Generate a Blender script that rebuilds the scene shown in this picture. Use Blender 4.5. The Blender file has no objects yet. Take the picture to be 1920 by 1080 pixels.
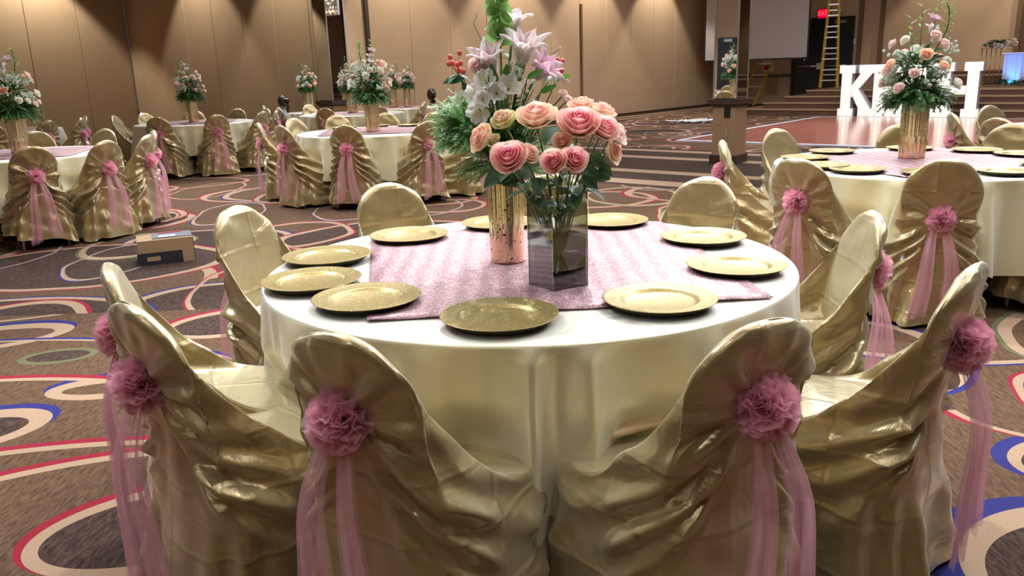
import bpy, bmesh, math, random
import numpy as np
from mathutils import Matrix, Vector

PI = math.pi
scn = bpy.context.scene
COL = scn.collection
rnd = random.Random(7)

# ------------------------------------------------------------------ camera
PITCH, ROLL, FPX, CAMZ = math.radians(14.84), math.radians(1.89), 1546.4, 1.44
cp, sp, cr, sr = math.cos(PITCH), math.sin(PITCH), math.cos(ROLL), math.sin(ROLL)
A_ = np.array([[1, 0, 0], [0, -sp, -cp], [0, cp, -sp]])
RM = np.array([[cr, sr, 0], [-sr, cr, 0], [0, 0, 1]]) @ A_
cam_d = bpy.data.cameras.new('camera')
cam = bpy.data.objects.new('camera', cam_d)
COL.objects.link(cam)
cam_d.sensor_width = 36
cam_d.lens = FPX / 1920 * 36
cam_d.clip_end = 200
m4 = Matrix.Identity(4)
for i in range(3):
    m4[i][0], m4[i][1], m4[i][2] = RM[0][i], -RM[1][i], -RM[2][i]
m4[0][3], m4[1][3], m4[2][3] = 0, 0, CAMZ
cam.matrix_world = m4
scn.camera = cam


def at(x, y, Y):
    """a point of the photograph at distance Y in front of the camera"""
    d = RM.T @ np.array([(x - 960) / FPX, (y - 540) / FPX, 1])
    d = d * (Y / d[1])
    return Vector((d[0], d[1], d[2] + CAMZ))


# room axes: every wall, the stage and the dance floor are square to these
UX, VX = (.657, .754), (.754, -.657)
UANG = math.atan2(.754, .657)


def uv(u, v, z=0.0):
    return Vector((u * UX[0] + v * VX[0], u * UX[1] + v * VX[1], z))


# ------------------------------------------------------------------ light
scn.view_settings.view_transform = 'Standard'
scn.view_settings.look = 'None'
scn.view_settings.gamma = 1
scn.view_settings.use_curve_mapping = False
scn.view_settings.exposure = 0.1
scn.cycles.max_bounces = 6
scn.cycles.transparent_max_bounces = 24
scn.cycles.caustics_reflective = False
scn.cycles.caustics_refractive = False
scn.cycles.sample_clamp_indirect = 4.0
scn.cycles.use_denoising = True

w = bpy.data.worlds.new('World')
scn.world = w
w.use_nodes = True
w.node_tree.nodes['Background'].inputs[0].default_value = (.9, .95, 1, 1)
w.node_tree.nodes['Background'].inputs[1].default_value = .05

CEIL = 4.9


def spot(loc, aim, power, size=75, radius=.07, col=(1, .97, .92), blend=.5):
    l = bpy.data.lights.new('downlight', 'SPOT')
    l.energy, l.spot_size, l.shadow_soft_size, l.color, l.spot_blend = power, math.radians(size), radius, col, blend
    o = bpy.data.objects.new('downlight', l)
    COL.objects.link(o)
    o.location = loc
    o.rotation_euler = (Vector(aim) - Vector(loc)).to_track_quat('-Z', 'Y').to_euler()
    return o


def area(loc, aim, power, sx, sy, col=(1, .95, .88)):
    l = bpy.data.lights.new('fill_light', 'AREA')
    l.shape, l.size, l.size_y, l.energy, l.color = 'RECTANGLE', sx, sy, power, col
    o = bpy.data.objects.new('fill_light', l)
    COL.objects.link(o)
    o.location = loc
    o.rotation_euler = (Vector(aim) - Vector(loc)).to_track_quat('-Z', 'Y').to_euler()
    return o


CW = (.95, .98, 1)
# downlights over the tables
DOWN = [(0.25, 5.9, 760, (.05, 2.7)), (3.6, 5.0, 480, (.3, 2.9)), (-2.9, 4.8, 560, (-.1, 2.9)), (1.3, 1.0, 80, (.1, 2.6)), (-1.9, .4, 70, (-.3, 2.6)),
        (2.2, 8.6, 480, (2.7, 5.5)), (5.4, 6.4, 380, (2.9, 5.6)), (-1.0, 13.2, 520, (-1.6, 10.4)), (-3.6, 11.0, 400, (-2.2, 10.2)),
        (1.2, 11.0, 350, (-1.3, 10.2)), (-6.6, 11.2, 480, (-5.1, 8.6)), (-4.2, 10.6, 380, (-5.0, 8.8)), (-6.2, 16.0, 420, (-5.2, 13.8)),
        (-3.4, 15.6, 300, (-4.8, 13.8)), (-1.6, 17.2, 420, (-2.7, 15.2)), (-3.2, 16.6, 250, (-2.8, 15.2)), (6.5, 10.0, 420, (5.6, 7.6)),
        (6.5, 17.5, 300, (6.4, 16.8)), (9.8, 15.2, 300, (9.8, 14.8)), (4.2, 20.8, 260, (4.4, 20.4)), (0.6, 14.0, 260, (1.0, 13.6)),
        (-2.6, 7.4, 300, (-2.6, 7.0)), (-3.5, 3.6, 260, (-3.1, 3.4)), (3.4, 2.2, 200, (3.0, 2.6)), (0.2, -1.6, 60, (.2, -1.0))]
for (x, y, p, a) in DOWN:
    spot((x, y, CEIL - .06), (a[0], a[1], .5), p, 82, .075, CW)
# wall washers
W0, WD = Vector((-2.85, 18.0, 0)), Vector((.657, .754, 0))
WN = Vector((.754, -.657, 0))
WARM = (1, .9, .72)
for t in (.9, 4.5, 8.0, 11.5):
    p = W0 + WD * t + WN * .75
    spot((p.x, p.y, CEIL - .08), (p.x - WN.x * .45, p.y - WN.y * .45, 0), 420, 84, .05, WARM, .35)
PA, DA = Vector((-3.6, 17.5, 0)), Vector((-.754, .657, 0))
NA = Vector((-.657, -.754, 0))
for t in (1.0, 4.6, ):
    p = PA + DA * t + NA * .8
    spot((p.x, p.y, CEIL - .08), (p.x - NA.x * .45, p.y - NA.y * .45, 0), 320, 84, .05, WARM, .35)
CN = PA + DA * 8.55
for t in (2.2, 5.8, 9.4):
    p = CN - WD * t + WN * .8
    spot((p.x, p.y, CEIL - .08), (p.x - WN.x * .45, p.y - WN.y * .45, 0), 430, 84, .05, WARM, .35)
for v in (-3.4, -6.3, 0.2):
    p = uv(27.1, v, CEIL + .5)
    spot(p, uv(27.6, v, 0), 420, 84, .05, WARM, .35)
# soft fill light added under the ceiling, without a fixture
area(uv(6, -3, CEIL - .05), uv(6, -3, 0), 520, 9, 9, (1, .98, .95))
area(uv(17, -5, CEIL - .05), uv(17, -5, 0), 640, 9, 9, (1, .98, .95))
area(uv(-4, -1, CEIL - .05), uv(-4, -1, 0), 70, 6, 6, (1, .93, .85))


# ------------------------------------------------------------------ materials
def new_mat(name):
    m = bpy.data.materials.new(name)
    m.use_nodes = True
    return m, m.node_tree, m.node_tree.nodes['Principled BSDF']


def c4(c):
    return (c[0], c[1], c[2], 1)


def pmat(name, col, rough=.5, metal=0, spec=.5, bump=None, noise=None, emit=None, sheen=0, coat=0):
    """bump=(scale,strength); noise=(scale,amount,colour2)"""
    m, nt, b = new_mat(name)
    b.inputs['Base Color'].default_value = c4(col)
    b.inputs['Roughness'].default_value = rough
    b.inputs['Metallic'].default_value = metal
    b.inputs['Specular IOR Level'].default_value = spec
    b.inputs['Sheen Weight'].default_value = sheen
    b.inputs['Coat Weight'].default_value = coat
    tc = nt.nodes.new('ShaderNodeTexCoord')
    if noise:
        n = nt.nodes.new('ShaderNodeTexNoise')
        n.inputs['Scale'].default_value = noise[0]
        n.inputs['Detail'].default_value = 4
        nt.links.new(tc.outputs['Object'], n.inputs['Vector'])
        r = nt.nodes.new('ShaderNodeValToRGB')
        r.color_ramp.elements[0].position = .5 - noise[1] / 2
        r.color_ramp.elements[1].position = .5 + noise[1] / 2
        r.color_ramp.elements[0].color = c4(col)
        r.color_ramp.elements[1].color = c4(noise[2])
        nt.links.new(n.outputs['Fac'], r.inputs['Fac'])
        nt.links.new(r.outputs['Color'], b.inputs['Base Color'])
    if bump:
        n = nt.nodes.new('ShaderNodeTexNoise')
        n.inputs['Scale'].default_value = bump[0]
        n.inputs['Detail'].default_value = 3
        nt.links.new(tc.outputs['Object'], n.inputs['Vector'])
        bp = nt.nodes.new('ShaderNodeBump')
        bp.inputs['Strength'].default_value = bump[1]
        bp.inputs['Distance'].default_value = .01
        nt.links.new(n.outputs['Fac'], bp.inputs['Height'])
        nt.links.new(bp.outputs['Normal'], b.inputs['Normal'])
    if emit:
        b.inputs['Emission Color'].default_value = c4(emit[0])
        b.inputs['Emission Strength'].default_value = emit[1]
    return m


def satin(name, col, col2, metal=.35, rough=.34, crease=True, bs=.35, coat=.30):
    m, nt, b = new_mat(name)
    N, L = nt.nodes, nt.links
    tc = N.new('ShaderNodeTexCoord')
    b.inputs['Metallic'].default_value = metal
    b.inputs['Roughness'].default_value = rough
    b.inputs['Specular IOR Level'].default_value = .6
    b.inputs['Sheen Weight'].default_value = .15
    b.inputs['Coat Weight'].default_value = coat
    b.inputs['Coat Roughness'].default_value = .26
    # weave sheen put into the colour: warm seen square on, paler at a glance
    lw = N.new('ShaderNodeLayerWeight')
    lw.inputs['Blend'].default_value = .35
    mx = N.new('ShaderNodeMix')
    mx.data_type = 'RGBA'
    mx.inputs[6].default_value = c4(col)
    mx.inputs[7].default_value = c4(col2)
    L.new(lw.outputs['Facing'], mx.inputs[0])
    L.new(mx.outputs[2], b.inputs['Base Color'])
    n1 = N.new('ShaderNodeTexNoise')
    n1.inputs['Scale'].default_value = 7
    n1.inputs['Detail'].default_value = 3
    n1.inputs['Distortion'].default_value = 1.2
    L.new(tc.outputs['Object'], n1.inputs['Vector'])
    h = n1.outputs['Fac']
    if crease:
        sx = N.new('ShaderNodeSeparateXYZ')
        nn = N.new('ShaderNodeTexNoise')
        nn.inputs['Scale'].default_value = 4
        L.new(tc.outputs['Object'], nn.inputs['Vector'])
        wa = N.new('ShaderNodeVectorMath')
        wa.operation = 'SCALE'
        wa.inputs['Scale'].default_value = .035
        L.new(nn.outputs['Color'], wa.inputs[0])
        ad = N.new('ShaderNodeVectorMath')
        L.new(tc.outputs['Object'], ad.inputs[0])
        L.new(wa.outputs[0], ad.inputs[1])
        L.new(ad.outputs[0], sx.inputs[0])
        prev = h
        for out, per, off in (('X', .23, .02), ('Z', .165, .06), ('Y', .2, .03)):
            a = N.new('ShaderNodeMath'); a.operation = 'ADD'; a.inputs[1].default_value = 10 * per + off
            mo = N.new('ShaderNodeMath'); mo.operation = 'PINGPONG'; mo.inputs[1].default_value = per / 2
            L.new(sx.outputs[out], a.inputs[0]); L.new(a.outputs[0], mo.inputs[0])
            mr = N.new('ShaderNodeMapRange')
            mr.inputs['From Min'].default_value = 0
            mr.inputs['From Max'].default_value = .012
            mr.inputs['To Min'].default_value = .32
            mr.inputs['To Max'].default_value = 0
            L.new(mo.outputs[0], mr.inputs['Value'])
            s = N.new('ShaderNodeMath'); s.operation = 'ADD'
            L.new(prev, s.inputs[0]); L.new(mr.outputs[0], s.inputs[1])
            prev = s.outputs[0]
        h = prev
    bp = N.new('ShaderNodeBump')
    bp.inputs['Strength'].default_value = bs
    bp.inputs['Distance'].default_value = .012
    L.new(h, bp.inputs['Height'])
    L.new(bp.outputs['Normal'], b.inputs['Normal'])
    return m


def vcol_mat(name, rough=.5, transl=.25, sat=1):
    m, nt, b = new_mat(name)
    a = nt.nodes.new('ShaderNodeAttribute')
    a.attribute_name = 'Col'
    nt.links.new(a.outputs['Color'], b.inputs['Base Color'])
    b.inputs['Roughness'].default_value = rough
    b.inputs['Specular IOR Level'].default_value = .3
    if transl:
        t = nt.nodes.new('ShaderNodeBsdfTranslucent')
        nt.links.new(a.outputs['Color'], t.inputs['Color'])
        mx = nt.nodes.new('ShaderNodeMixShader')
        mx.inputs[0].default_value = transl
        nt.links.new(b.outputs[0], mx.inputs[1])
        nt.links.new(t.outputs[0], mx.inputs[2])
        nt.links.new(mx.outputs[0], nt.nodes['Material Output'].inputs[0])
    return m


def sheer(name, col, alpha, rough=.6):
    m, nt, b = new_mat(name)
    b.inputs['Base Color'].default_value = c4(col)
    b.inputs['Roughness'].default_value = rough
    b.inputs['Sheen Weight'].default_value = .15
    t = nt.nodes.new('ShaderNodeBsdfTranslucent')
    t.inputs['Color'].default_value = c4(col)
    mx = nt.nodes.new('ShaderNodeMixShader')
    mx.inputs[0].default_value = .4
    nt.links.new(b.outputs[0], mx.inputs[1])
    nt.links.new(t.outputs[0], mx.inputs[2])
    tr = nt.nodes.new('ShaderNodeBsdfTransparent')
    m2 = nt.nodes.new('ShaderNodeMixShader')
    tc = nt.nodes.new('ShaderNodeTexCoord')
    n = nt.nodes.new('ShaderNodeTexNoise')
    n.inputs['Scale'].default_value = 60
    nt.links.new(tc.outputs['Object'], n.inputs['Vector'])
    mr = nt.nodes.new('ShaderNodeMapRange')
    mr.inputs['From Min'].default_value = .3
    mr.inputs['From Max'].default_value = .7
    mr.inputs['To Min'].default_value = alpha - .04
    mr.inputs['To Max'].default_value = alpha + .04
    nt.links.new(n.outputs['Fac'], mr.inputs['Value'])
    nt.links.new(mr.outputs[0], m2.inputs[0])
    nt.links.new(tr.outputs[0], m2.inputs[1])
    nt.links.new(mx.outputs[0], m2.inputs[2])
    nt.links.new(m2.outputs[0], nt.nodes['Material Output'].inputs[0])
    return m


def thin_glass(name, tint, gloss=.12, col=(1, 1, 1)):
    m, nt, b = new_mat(name)
    tr = nt.nodes.new('ShaderNodeBsdfTransparent')
    tr.inputs['Color'].default_value = c4(tint)
    g = nt.nodes.new('ShaderNodeBsdfGlossy')
    g.inputs['Roughness'].default_value = .03
    g.inputs['Color'].default_value = c4(col)
    fr = nt.nodes.new('ShaderNodeFresnel')
    fr.inputs['IOR'].default_value = 1.45
    ad = nt.nodes.new('ShaderNodeMath')
    ad.operation = 'MULTIPLY_ADD'
    ad.inputs[1].default_value = .8
    ad.inputs[2].default_value = gloss
    nt.links.new(fr.outputs[0], ad.inputs[0])
    mx = nt.nodes.new('ShaderNodeMixShader')
    nt.links.new(ad.outputs[0], mx.inputs[0])
    nt.links.new(tr.outputs[0], mx.inputs[1])
    nt.links.new(g.outputs[0], mx.inputs[2])
    nt.links.new(mx.outputs[0], nt.nodes['Material Output'].inputs[0])
    return m


M = {}
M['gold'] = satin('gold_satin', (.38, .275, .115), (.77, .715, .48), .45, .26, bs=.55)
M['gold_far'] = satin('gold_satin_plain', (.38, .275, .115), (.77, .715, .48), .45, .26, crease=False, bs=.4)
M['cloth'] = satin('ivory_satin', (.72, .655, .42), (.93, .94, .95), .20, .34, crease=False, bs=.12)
M['pink'] = sheer('pink_tulle', (1, .56, .68), .50)
M['pinkband'] = sheer('pink_tulle_band', (.92, .50, .60), .38)
M['gold_plate'] = None
M['metal_white'] = pmat('white_metal', (.75, .74, .70), .35, .2)
M['petal'] = vcol_mat('petal', .5, .42)
M['leaf'] = vcol_mat('leaf', .45, .3)
M['stem'] = pmat('green_stem', (.10, .17, .05), .5)
M['wood_ply'] = pmat('plywood', (.35, .22, .12), .6)
M['black'] = pmat('black_metal', (.012, .012, .014), .45)
M['under_shadow'] = pmat('under_shadow', (.03, .025, .02), .5)


def plate_mat():
    m, nt, b = new_mat('gold_glitter')
    N, L = nt.nodes, nt.links
    tc = N.new('ShaderNodeTexCoord')
    v = N.new('ShaderNodeTexVoronoi')
    v.inputs['Scale'].default_value = 420
    L.new(tc.outputs['Object'], v.inputs['Vector'])
    r = N.new('ShaderNodeValToRGB')
    r.color_ramp.elements[0].position = .955
    r.color_ramp.elements[1].position = .985
    r.color_ramp.elements[0].color = (.31, .235, .085, 1)
    r.color_ramp.elements[1].color = (1, .9, .6, 1)
    sx = N.new('ShaderNodeSeparateColor')
    L.new(v.outputs['Color'], sx.inputs[0])
    L.new(sx.outputs[0], r.inputs['Fac'])
    L.new(r.outputs['Color'], b.inputs['Base Color'])
    b.inputs['Metallic'].default_value = .55
    b.inputs['Roughness'].default_value = .38
    bp = N.new('ShaderNodeBump')
    bp.inputs['Strength'].default_value = .25
    bp.inputs['Distance'].default_value = .001
    L.new(sx.outputs[1], bp.inputs['Height'])
    L.new(bp.outputs['Normal'], b.inputs['Normal'])
    return m


M['gold_plate'] = plate_mat()


def vase_mat():
    m, nt, b = new_mat('mercury_gold')
    N, L = nt.nodes, nt.links
    tc = N.new('ShaderNodeTexCoord')
    sz = N.new('ShaderNodeSeparateXYZ')
    L.new(tc.outputs['Object'], sz.inputs[0])
    n = N.new('ShaderNodeTexNoise')
    n.inputs['Scale'].default_value = 90
    n.inputs['Detail'].default_value = 2
    L.new(tc.outputs['Object'], n.inputs['Vector'])
    sp_ = N.new('ShaderNodeValToRGB')
    sp_.color_ramp.elements[0].position = .63
    sp_.color_ramp.elements[1].position = .67
    L.new(n.outputs['Fac'], sp_.inputs['Fac'])
    gr = N.new('ShaderNodeValToRGB')
    e = gr.color_ramp.elements
    e[0].position, e[0].color = .10, (.86, .60, .42, 1)
    e[1].position, e[1].color = .14, (.86, .76, .52, 1)
    L.new(sz.outputs['Z'], gr.inputs['Fac'])
    mx = N.new('ShaderNodeMix')
    mx.data_type = 'RGBA'
    mx.inputs[7].default_value = (.03, .02, .01, 1)
    L.new(sp_.outputs['Color'], mx.inputs[0])
    L.new(gr.outputs['Color'], mx.inputs[6])
    L.new(mx.outputs[2], b.inputs['Base Color'])
    b.inputs['Metallic'].default_value = .9
    b.inputs['Roughness'].default_value = .16
    return m


M['vase'] = vase_mat()


def runner_mat():
    m, nt, b = new_mat('pink_sequins')
    N, L = nt.nodes, nt.links
    tc = N.new('ShaderNodeTexCoord')
    v = N.new('ShaderNodeTexVoronoi')
    v.inputs['Scale'].default_value = 230
    L.new(tc.outputs['Object'], v.inputs['Vector'])
    sc = N.new('ShaderNodeSeparateColor')
    L.new(v.outputs['Color'], sc.inputs[0])
    r = N.new('ShaderNodeValToRGB')
    e = r.color_ramp.elements
    e[0].position, e[0].color = 0, (.30, .15, .17, 1)
    e[1].position, e[1].color = .72, (.56, .34, .38, 1)
    e2 = e.new(.94); e2.color = (.74, .54, .58, 1)
    e3 = e.new(.99); e3.color = (1, .85, .9, 1)
    L.new(sc.outputs[0], r.inputs['Fac'])
    wv = N.new('ShaderNodeTexWave')
    wv.inputs['Scale'].default_value = 4.3
    wv.inputs['Distortion'].default_value = 1.2
    wv.inputs['Detail'].default_value = 2
    L.new(tc.outputs['Object'], wv.inputs['Vector'])
    mr = N.new('ShaderNodeMapRange')
    mr.inputs['To Min'].default_value = .72
    mr.inputs['To Max'].default_value = 1.05
    L.new(wv.outputs['Fac'], mr.inputs['Value'])
    mu = N.new('ShaderNodeVectorMath')
    mu.operation = 'SCALE'
    L.new(r.outputs['Color'], mu.inputs[0])
    L.new(mr.outputs[0], mu.inputs['Scale'])
    L.new(mu.outputs[0], b.inputs['Base Color'])
    b.inputs['Metallic'].default_value = .3
    b.inputs['Roughness'].default_value = .42
    bp = N.new('ShaderNodeBump')
    bp.inputs['Strength'].default_value = .6
    bp.inputs['Distance'].default_value = .002
    L.new(sc.outputs[1], bp.inputs['Height'])
    L.new(bp.outputs['Normal'], b.inputs['Normal'])
    return m


M['runner'] = runner_mat()


# ---- carpet: brown ground with looping beige, blue and red rings, plain stripes near the dance floor
def carpet_mat():
    m, nt, b = new_mat('loop_carpet')
    N, L = nt.nodes, nt.links
    tc = N.new('ShaderNodeTexCoord')

    def math1(op, a, bb=None, c=None):
        n = N.new('ShaderNodeMath')
        n.operation = op
        for i, x in enumerate((a, bb, c)):
            if x is None:
                continue
            if isinstance(x, (int, float)):
                n.inputs[i].default_value = x
            else:
                L.new(x, n.inputs[i])
        return n.outputs[0]

    def mixc(f, a, c):
        n = N.new('ShaderNodeMix')
        n.data_type = 'RGBA'
        L.new(f, n.inputs[0])
        if isinstance(a, tuple):
            n.inputs[6].default_value = c4(a)
        else:
            L.new(a, n.inputs[6])
        if isinstance(c, tuple):
            n.inputs[7].default_value = c4(c)
        else:
            L.new(c, n.inputs[7])
        return n.outputs[2]

    pos = tc.outputs['Object']

    def mapped(sc_, rot=0.0, src=None, loc=(0, 0, 0)):
        mp = N.new('ShaderNodeMapping')
        mp.inputs['Scale'].default_value = sc_
        mp.inputs['Rotation'].default_value = (0, 0, rot)
        mp.inputs['Location'].default_value = loc
        L.new(src or pos, mp.inputs['Vector'])
        return mp.outputs[0]

    # ground with short yarn streaks
    n = N.new('ShaderNodeTexNoise')
    n.inputs['Scale'].default_value = 1
    n.inputs['Detail'].default_value = 5
    n.inputs['Roughness'].default_value = .7
    L.new(mapped((70, 16, 1), -.6), n.inputs['Vector'])
    r = N.new('ShaderNodeValToRGB')
    e = r.color_ramp.elements
    e[0].position, e[0].color = .32, (.060, .033, .020, 1)
    e[1].position, e[1].color = .70, (.225, .130, .074, 1)
    L.new(n.outputs['Fac'], r.inputs['Fac'])
    col = r.outputs['Color']
    dark = N.new('ShaderNodeValToRGB')
    e = dark.color_ramp.elements
    e[0].position, e[0].color = .40, (.035, .022, .020, 1)
    e[1].position, e[1].color = .66, (.135, .078, .058, 1)
    L.new(n.outputs['Fac'], dark.inputs['Fac'])
    beige, blue, red, green = (.47, .32, .215), (.035, .035, .20), (.34, .02, .045), (.16, .16, .08)
    # near-field mask
    sx = N.new('ShaderNodeSeparateXYZ')
    L.new(pos, sx.inputs[0])
    X, Y = sx.outputs['X'], sx.outputs['Y']
    farm = math1('GREATER_THAN', Y, 5.15)
    ytrue = math1('GREATER_THAN', math1('SUBTRACT', Y, math1('MULTIPLY', X, .6)), 2.6)
    rightm = math1('MULTIPLY', math1('GREATER_THAN', X, .9), ytrue)
    midm = math1('MULTIPLY', math1('GREATER_THAN', X, -1.1), math1('GREATER_THAN', Y, 3.2))
    mask = math1('MAXIMUM', math1('MAXIMUM', farm, rightm), midm)
    # repeating rings
    wn = N.new('ShaderNodeTexNoise')
    wn.inputs['Scale'].default_value = .6
    L.new(pos, wn.inputs['Vector'])
    ws = N.new('ShaderNodeVectorMath'); ws.operation = 'SCALE'; ws.inputs['Scale'].default_value = .5
    L.new(wn.outputs['Color'], ws.inputs[0])
    wp = N.new('ShaderNodeVectorMath')
    L.new(pos, wp.inputs[0]); L.new(ws.outputs[0], wp.inputs[1])
    for k, (sc_, rot, R, wd, c2, c3) in enumerate([((.40, .52, 0), .5, .37, .017, blue, red), ((.30, .44, 0), -.5, .40, .012, red, blue),
                                              ((.62, .48, 0), 1.2, .33, .018, red, green), ((.85, .42, 0), .1, .36, .011, red, blue)]):
        v = N.new('ShaderNodeTexVoronoi')
        v.voronoi_dimensions = '2D'
        v.inputs['Scale'].default_value = 1
        v.inputs['Randomness'].default_value = .55
        L.new(mapped(sc_, rot, wp.outputs[0], (k * 3.7, k * 1.9, 0)), v.inputs['Vector'])
        d = v.outputs['Distance']
        scn_ = N.new('ShaderNodeSeparateColor')
        L.new(v.outputs['Color'], scn_.inputs[0])
        rr = math1('MULTIPLY_ADD', scn_.outputs[0], .12, R - .12)
        dd = math1('SUBTRACT', d, rr)
        bm = math1('MULTIPLY', math1('LESS_THAN', math1('ABSOLUTE', dd), wd), mask)
        pick = math1('GREATER_THAN', scn_.outputs[1], .5)
        cc = mixc(pick, c2, c3)
        side = math1('LESS_THAN', math1('ABSOLUTE', math1('SUBTRACT', dd, wd * 1.35)), wd * .5)
        sm = math1('MULTIPLY', side, mask)
        if k < 2:
            inn = math1('MULTIPLY', math1('MULTIPLY', math1('LESS_THAN', dd, 0), mask), math1('GREATER_THAN', scn_.outputs[2], .55))
            col = mixc(inn, col, dark.outputs['Color'])
        col = mixc(sm, col, cc)
        col = mixc(bm, col, beige)

    # the rings of the near carpet, one by one: centre, radii, turn
    def ell(cx, cy, rx, ry, rot):
        mp = N.new('ShaderNodeMapping')
        mp.vector_type = 'TEXTURE'
        mp.inputs['Location'].default_value = (cx, cy, 0)
        mp.inputs['Rotation'].default_value = (0, 0, rot)
        mp.inputs['Scale'].default_value = (rx, ry, 1)
        L.new(pos, mp.inputs['Vector'])
        ln = N.new('ShaderNodeVectorMath')
        ln.operation = 'LENGTH'
        L.new(mp.outputs[0], ln.inputs[0])
        return ln.outputs['Value']

    near = [  # cx, cy, rx, ry, rot, width, colour, colour offset, inner dark
        (-3.15, 4.66, .50, .26, .35, .09, blue, (-.02, .05), 0),
        (-1.98, 3.80, .30, .16, .15, .085, blue, (-.01, .035), 0),
        (-2.42, 3.28, .38, .24, .5, .085, blue, (.0, .045), 1),
        (-1.16, 2.50, .46, .29, .35, .06, red, (-.025, .02), 1),
        (-1.35, 2.05, 1.25, 1.02, .3, .045, red, (-.02, .025), 0),
        (-1.75, 1.85, 1.7, 1.30, .2, .035, red, (-.0, .03), 0),
        (-2.55, 2.1, 1.9, 1.85, .6, .030, red, (.0, .03), 0),
        (-2.9, 2.35, 2.3, 2.25, .6, .018, blue, (.0, .02), 0),
        (-2.50, 4.30, .19, .12, .2, .03, green, (0, .0), 1),
        (-3.3, 5.35, .8, .34, .3, .05, blue, (.0, .03), 0),
        (-1.7, 4.85, .42, .30, .4, .07, red, (-.03, .02), 1),
        (2.02, 2.72, .24, .18, .3, .05, blue, (-.03, .03), 1),
        (1.72, 2.0, .46, .42, .2, .085, blue, (-.07, .05), 1),
        (2.5, 3.3, .7, .5, .2, .05, red, (-.03, .03), 0),
    ]
    nm = math1('SUBTRACT', 1, mask)
    for (cx, cy, rx, ry, rot, wd, cc, off, dk) in near:
        lo = ell(cx, cy, rx, ry, rot)
        li = ell(cx + off[0] * .4, cy - off[1] * .4, rx - wd, ry - wd, rot)
        lc = ell(cx + off[0], cy + off[1], rx + .012, ry + .012, rot)
        outer = math1('LESS_THAN', lo, 1)
        inner = math1('LESS_THAN', li, 1)
        cmask = math1('MULTIPLY', math1('MULTIPLY', math1('LESS_THAN', lc, 1), math1('SUBTRACT', 1, outer)), nm)
        bmask = math1('MULTIPLY', math1('MULTIPLY', outer, math1('SUBTRACT', 1, inner)), nm)
        if dk:
            col = mixc(math1('MULTIPLY', inner, nm), col, dark.outputs['Color'])
        col = mixc(cmask, col, cc)
        col = mixc(bmask, col, beige if cc is not green else green)

    # plain border with beige stripes across the room and along the far wall
    U = math1('ADD', math1('MULTIPLY', X, UX[0]), math1('MULTIPLY', Y, UX[1]))
    V = math1('ADD', math1('MULTIPLY', X, VX[0]), math1('MULTIPLY', Y, VX[1]))

    def band(src, a, bb):
        return math1('MULTIPLY', math1('GREATER_THAN', src, a), math1('LESS_THAN', src, bb))
    zone = math1('MAXIMUM', band(U, 8.7, 12.9), math1('LESS_THAN', V, -12.7))
    col = mixc(zone, col, dark.outputs['Color'])
    for a, bb in ((8.85, 9.22), (9.85, 10.15), (11.45, 11.75), (12.42, 12.7)):
        col = mixc(band(U, a, bb), col, beige)
    for a, bb in ((-13.05, -12.85), (-13.55, -13.3)):
        col = mixc(band(V, a, bb), col, beige)
    # yarn tint over everything
    n2 = N.new('ShaderNodeTexNoise')
    n2.inputs['Scale'].default_value = 160
    n2.inputs['Detail'].default_value = 2
    L.new(pos, n2.inputs['Vector'])
    mr = N.new('ShaderNodeMapRange')
    mr.inputs['To Min'].default_value = .50
    mr.inputs['To Max'].default_value = .92
    L.new(n2.outputs['Fac'], mr.inputs['Value'])
    mu = N.new('ShaderNodeVectorMath')
    mu.operation = 'SCALE'
    L.new(col, mu.inputs[0])
    L.new(mr.outputs[0], mu.inputs['Scale'])
    L.new(mu.outputs[0], b.inputs['Base Color'])
    b.inputs['Roughness'].default_value = .95
    b.inputs['Specular IOR Level'].default_value = .15
    bp = N.new('ShaderNodeBump')
    bp.inputs['Strength'].default_value = .5
    bp.inputs['Distance'].default_value = .004
    L.new(n2.outputs['Fac'], bp.inputs['Height'])
    L.new(bp.outputs['Normal'], b.inputs['Normal'])
    return m


M['carpet'] = carpet_mat()
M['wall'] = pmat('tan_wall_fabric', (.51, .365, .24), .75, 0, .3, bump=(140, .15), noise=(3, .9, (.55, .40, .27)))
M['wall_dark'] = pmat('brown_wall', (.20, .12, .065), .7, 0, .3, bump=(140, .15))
M['seam'] = pmat('brown_trim', (.17, .10, .055), .6)
M['ceiling'] = pmat('ceiling_paint', (.42, .36, .28), .9)
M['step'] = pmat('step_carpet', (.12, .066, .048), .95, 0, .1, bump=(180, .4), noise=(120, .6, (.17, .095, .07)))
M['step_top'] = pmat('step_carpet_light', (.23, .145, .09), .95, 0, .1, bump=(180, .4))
M['nosing'] = pmat('step_nosing', (.45, .31, .19), .6)
M['white'] = pmat('white_paint', (.80, .80, .78), .5)
M['screen'] = pmat('screen_fabric', (.46, .43, .45), .8)
M['mirror'] = pmat('mirror', (.82, .84, .84), .02, 1.0)
M['column_ply'] = pmat('column_veneer', (.40, .26, .15), .45, noise=(6, .8, (.34, .21, .12)))
M['column_trim'] = pmat('column_trim', (.055, .032, .024), .35)
M['steel'] = pmat('brushed_steel', (.62, .63, .64), .3, .9)
M['yellow'] = pmat('yellow_fibreglass', (.62, .43, .05), .45)
M['door'] = pmat('dark_door', (.012, .013, .020), .4)
M['navy'] = pmat('navy_drape', (.010, .018, .06), .6)
M['cardboard'] = pmat('cardboard', (.38, .25, .14), .8, noise=(30, .8, (.34, .22, .12)))
M['boxblack'] = pmat('box_print', (.02, .02, .03), .5)
M['tape'] = pmat('shipping_label', (.5, .52, .6), .4)


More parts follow.
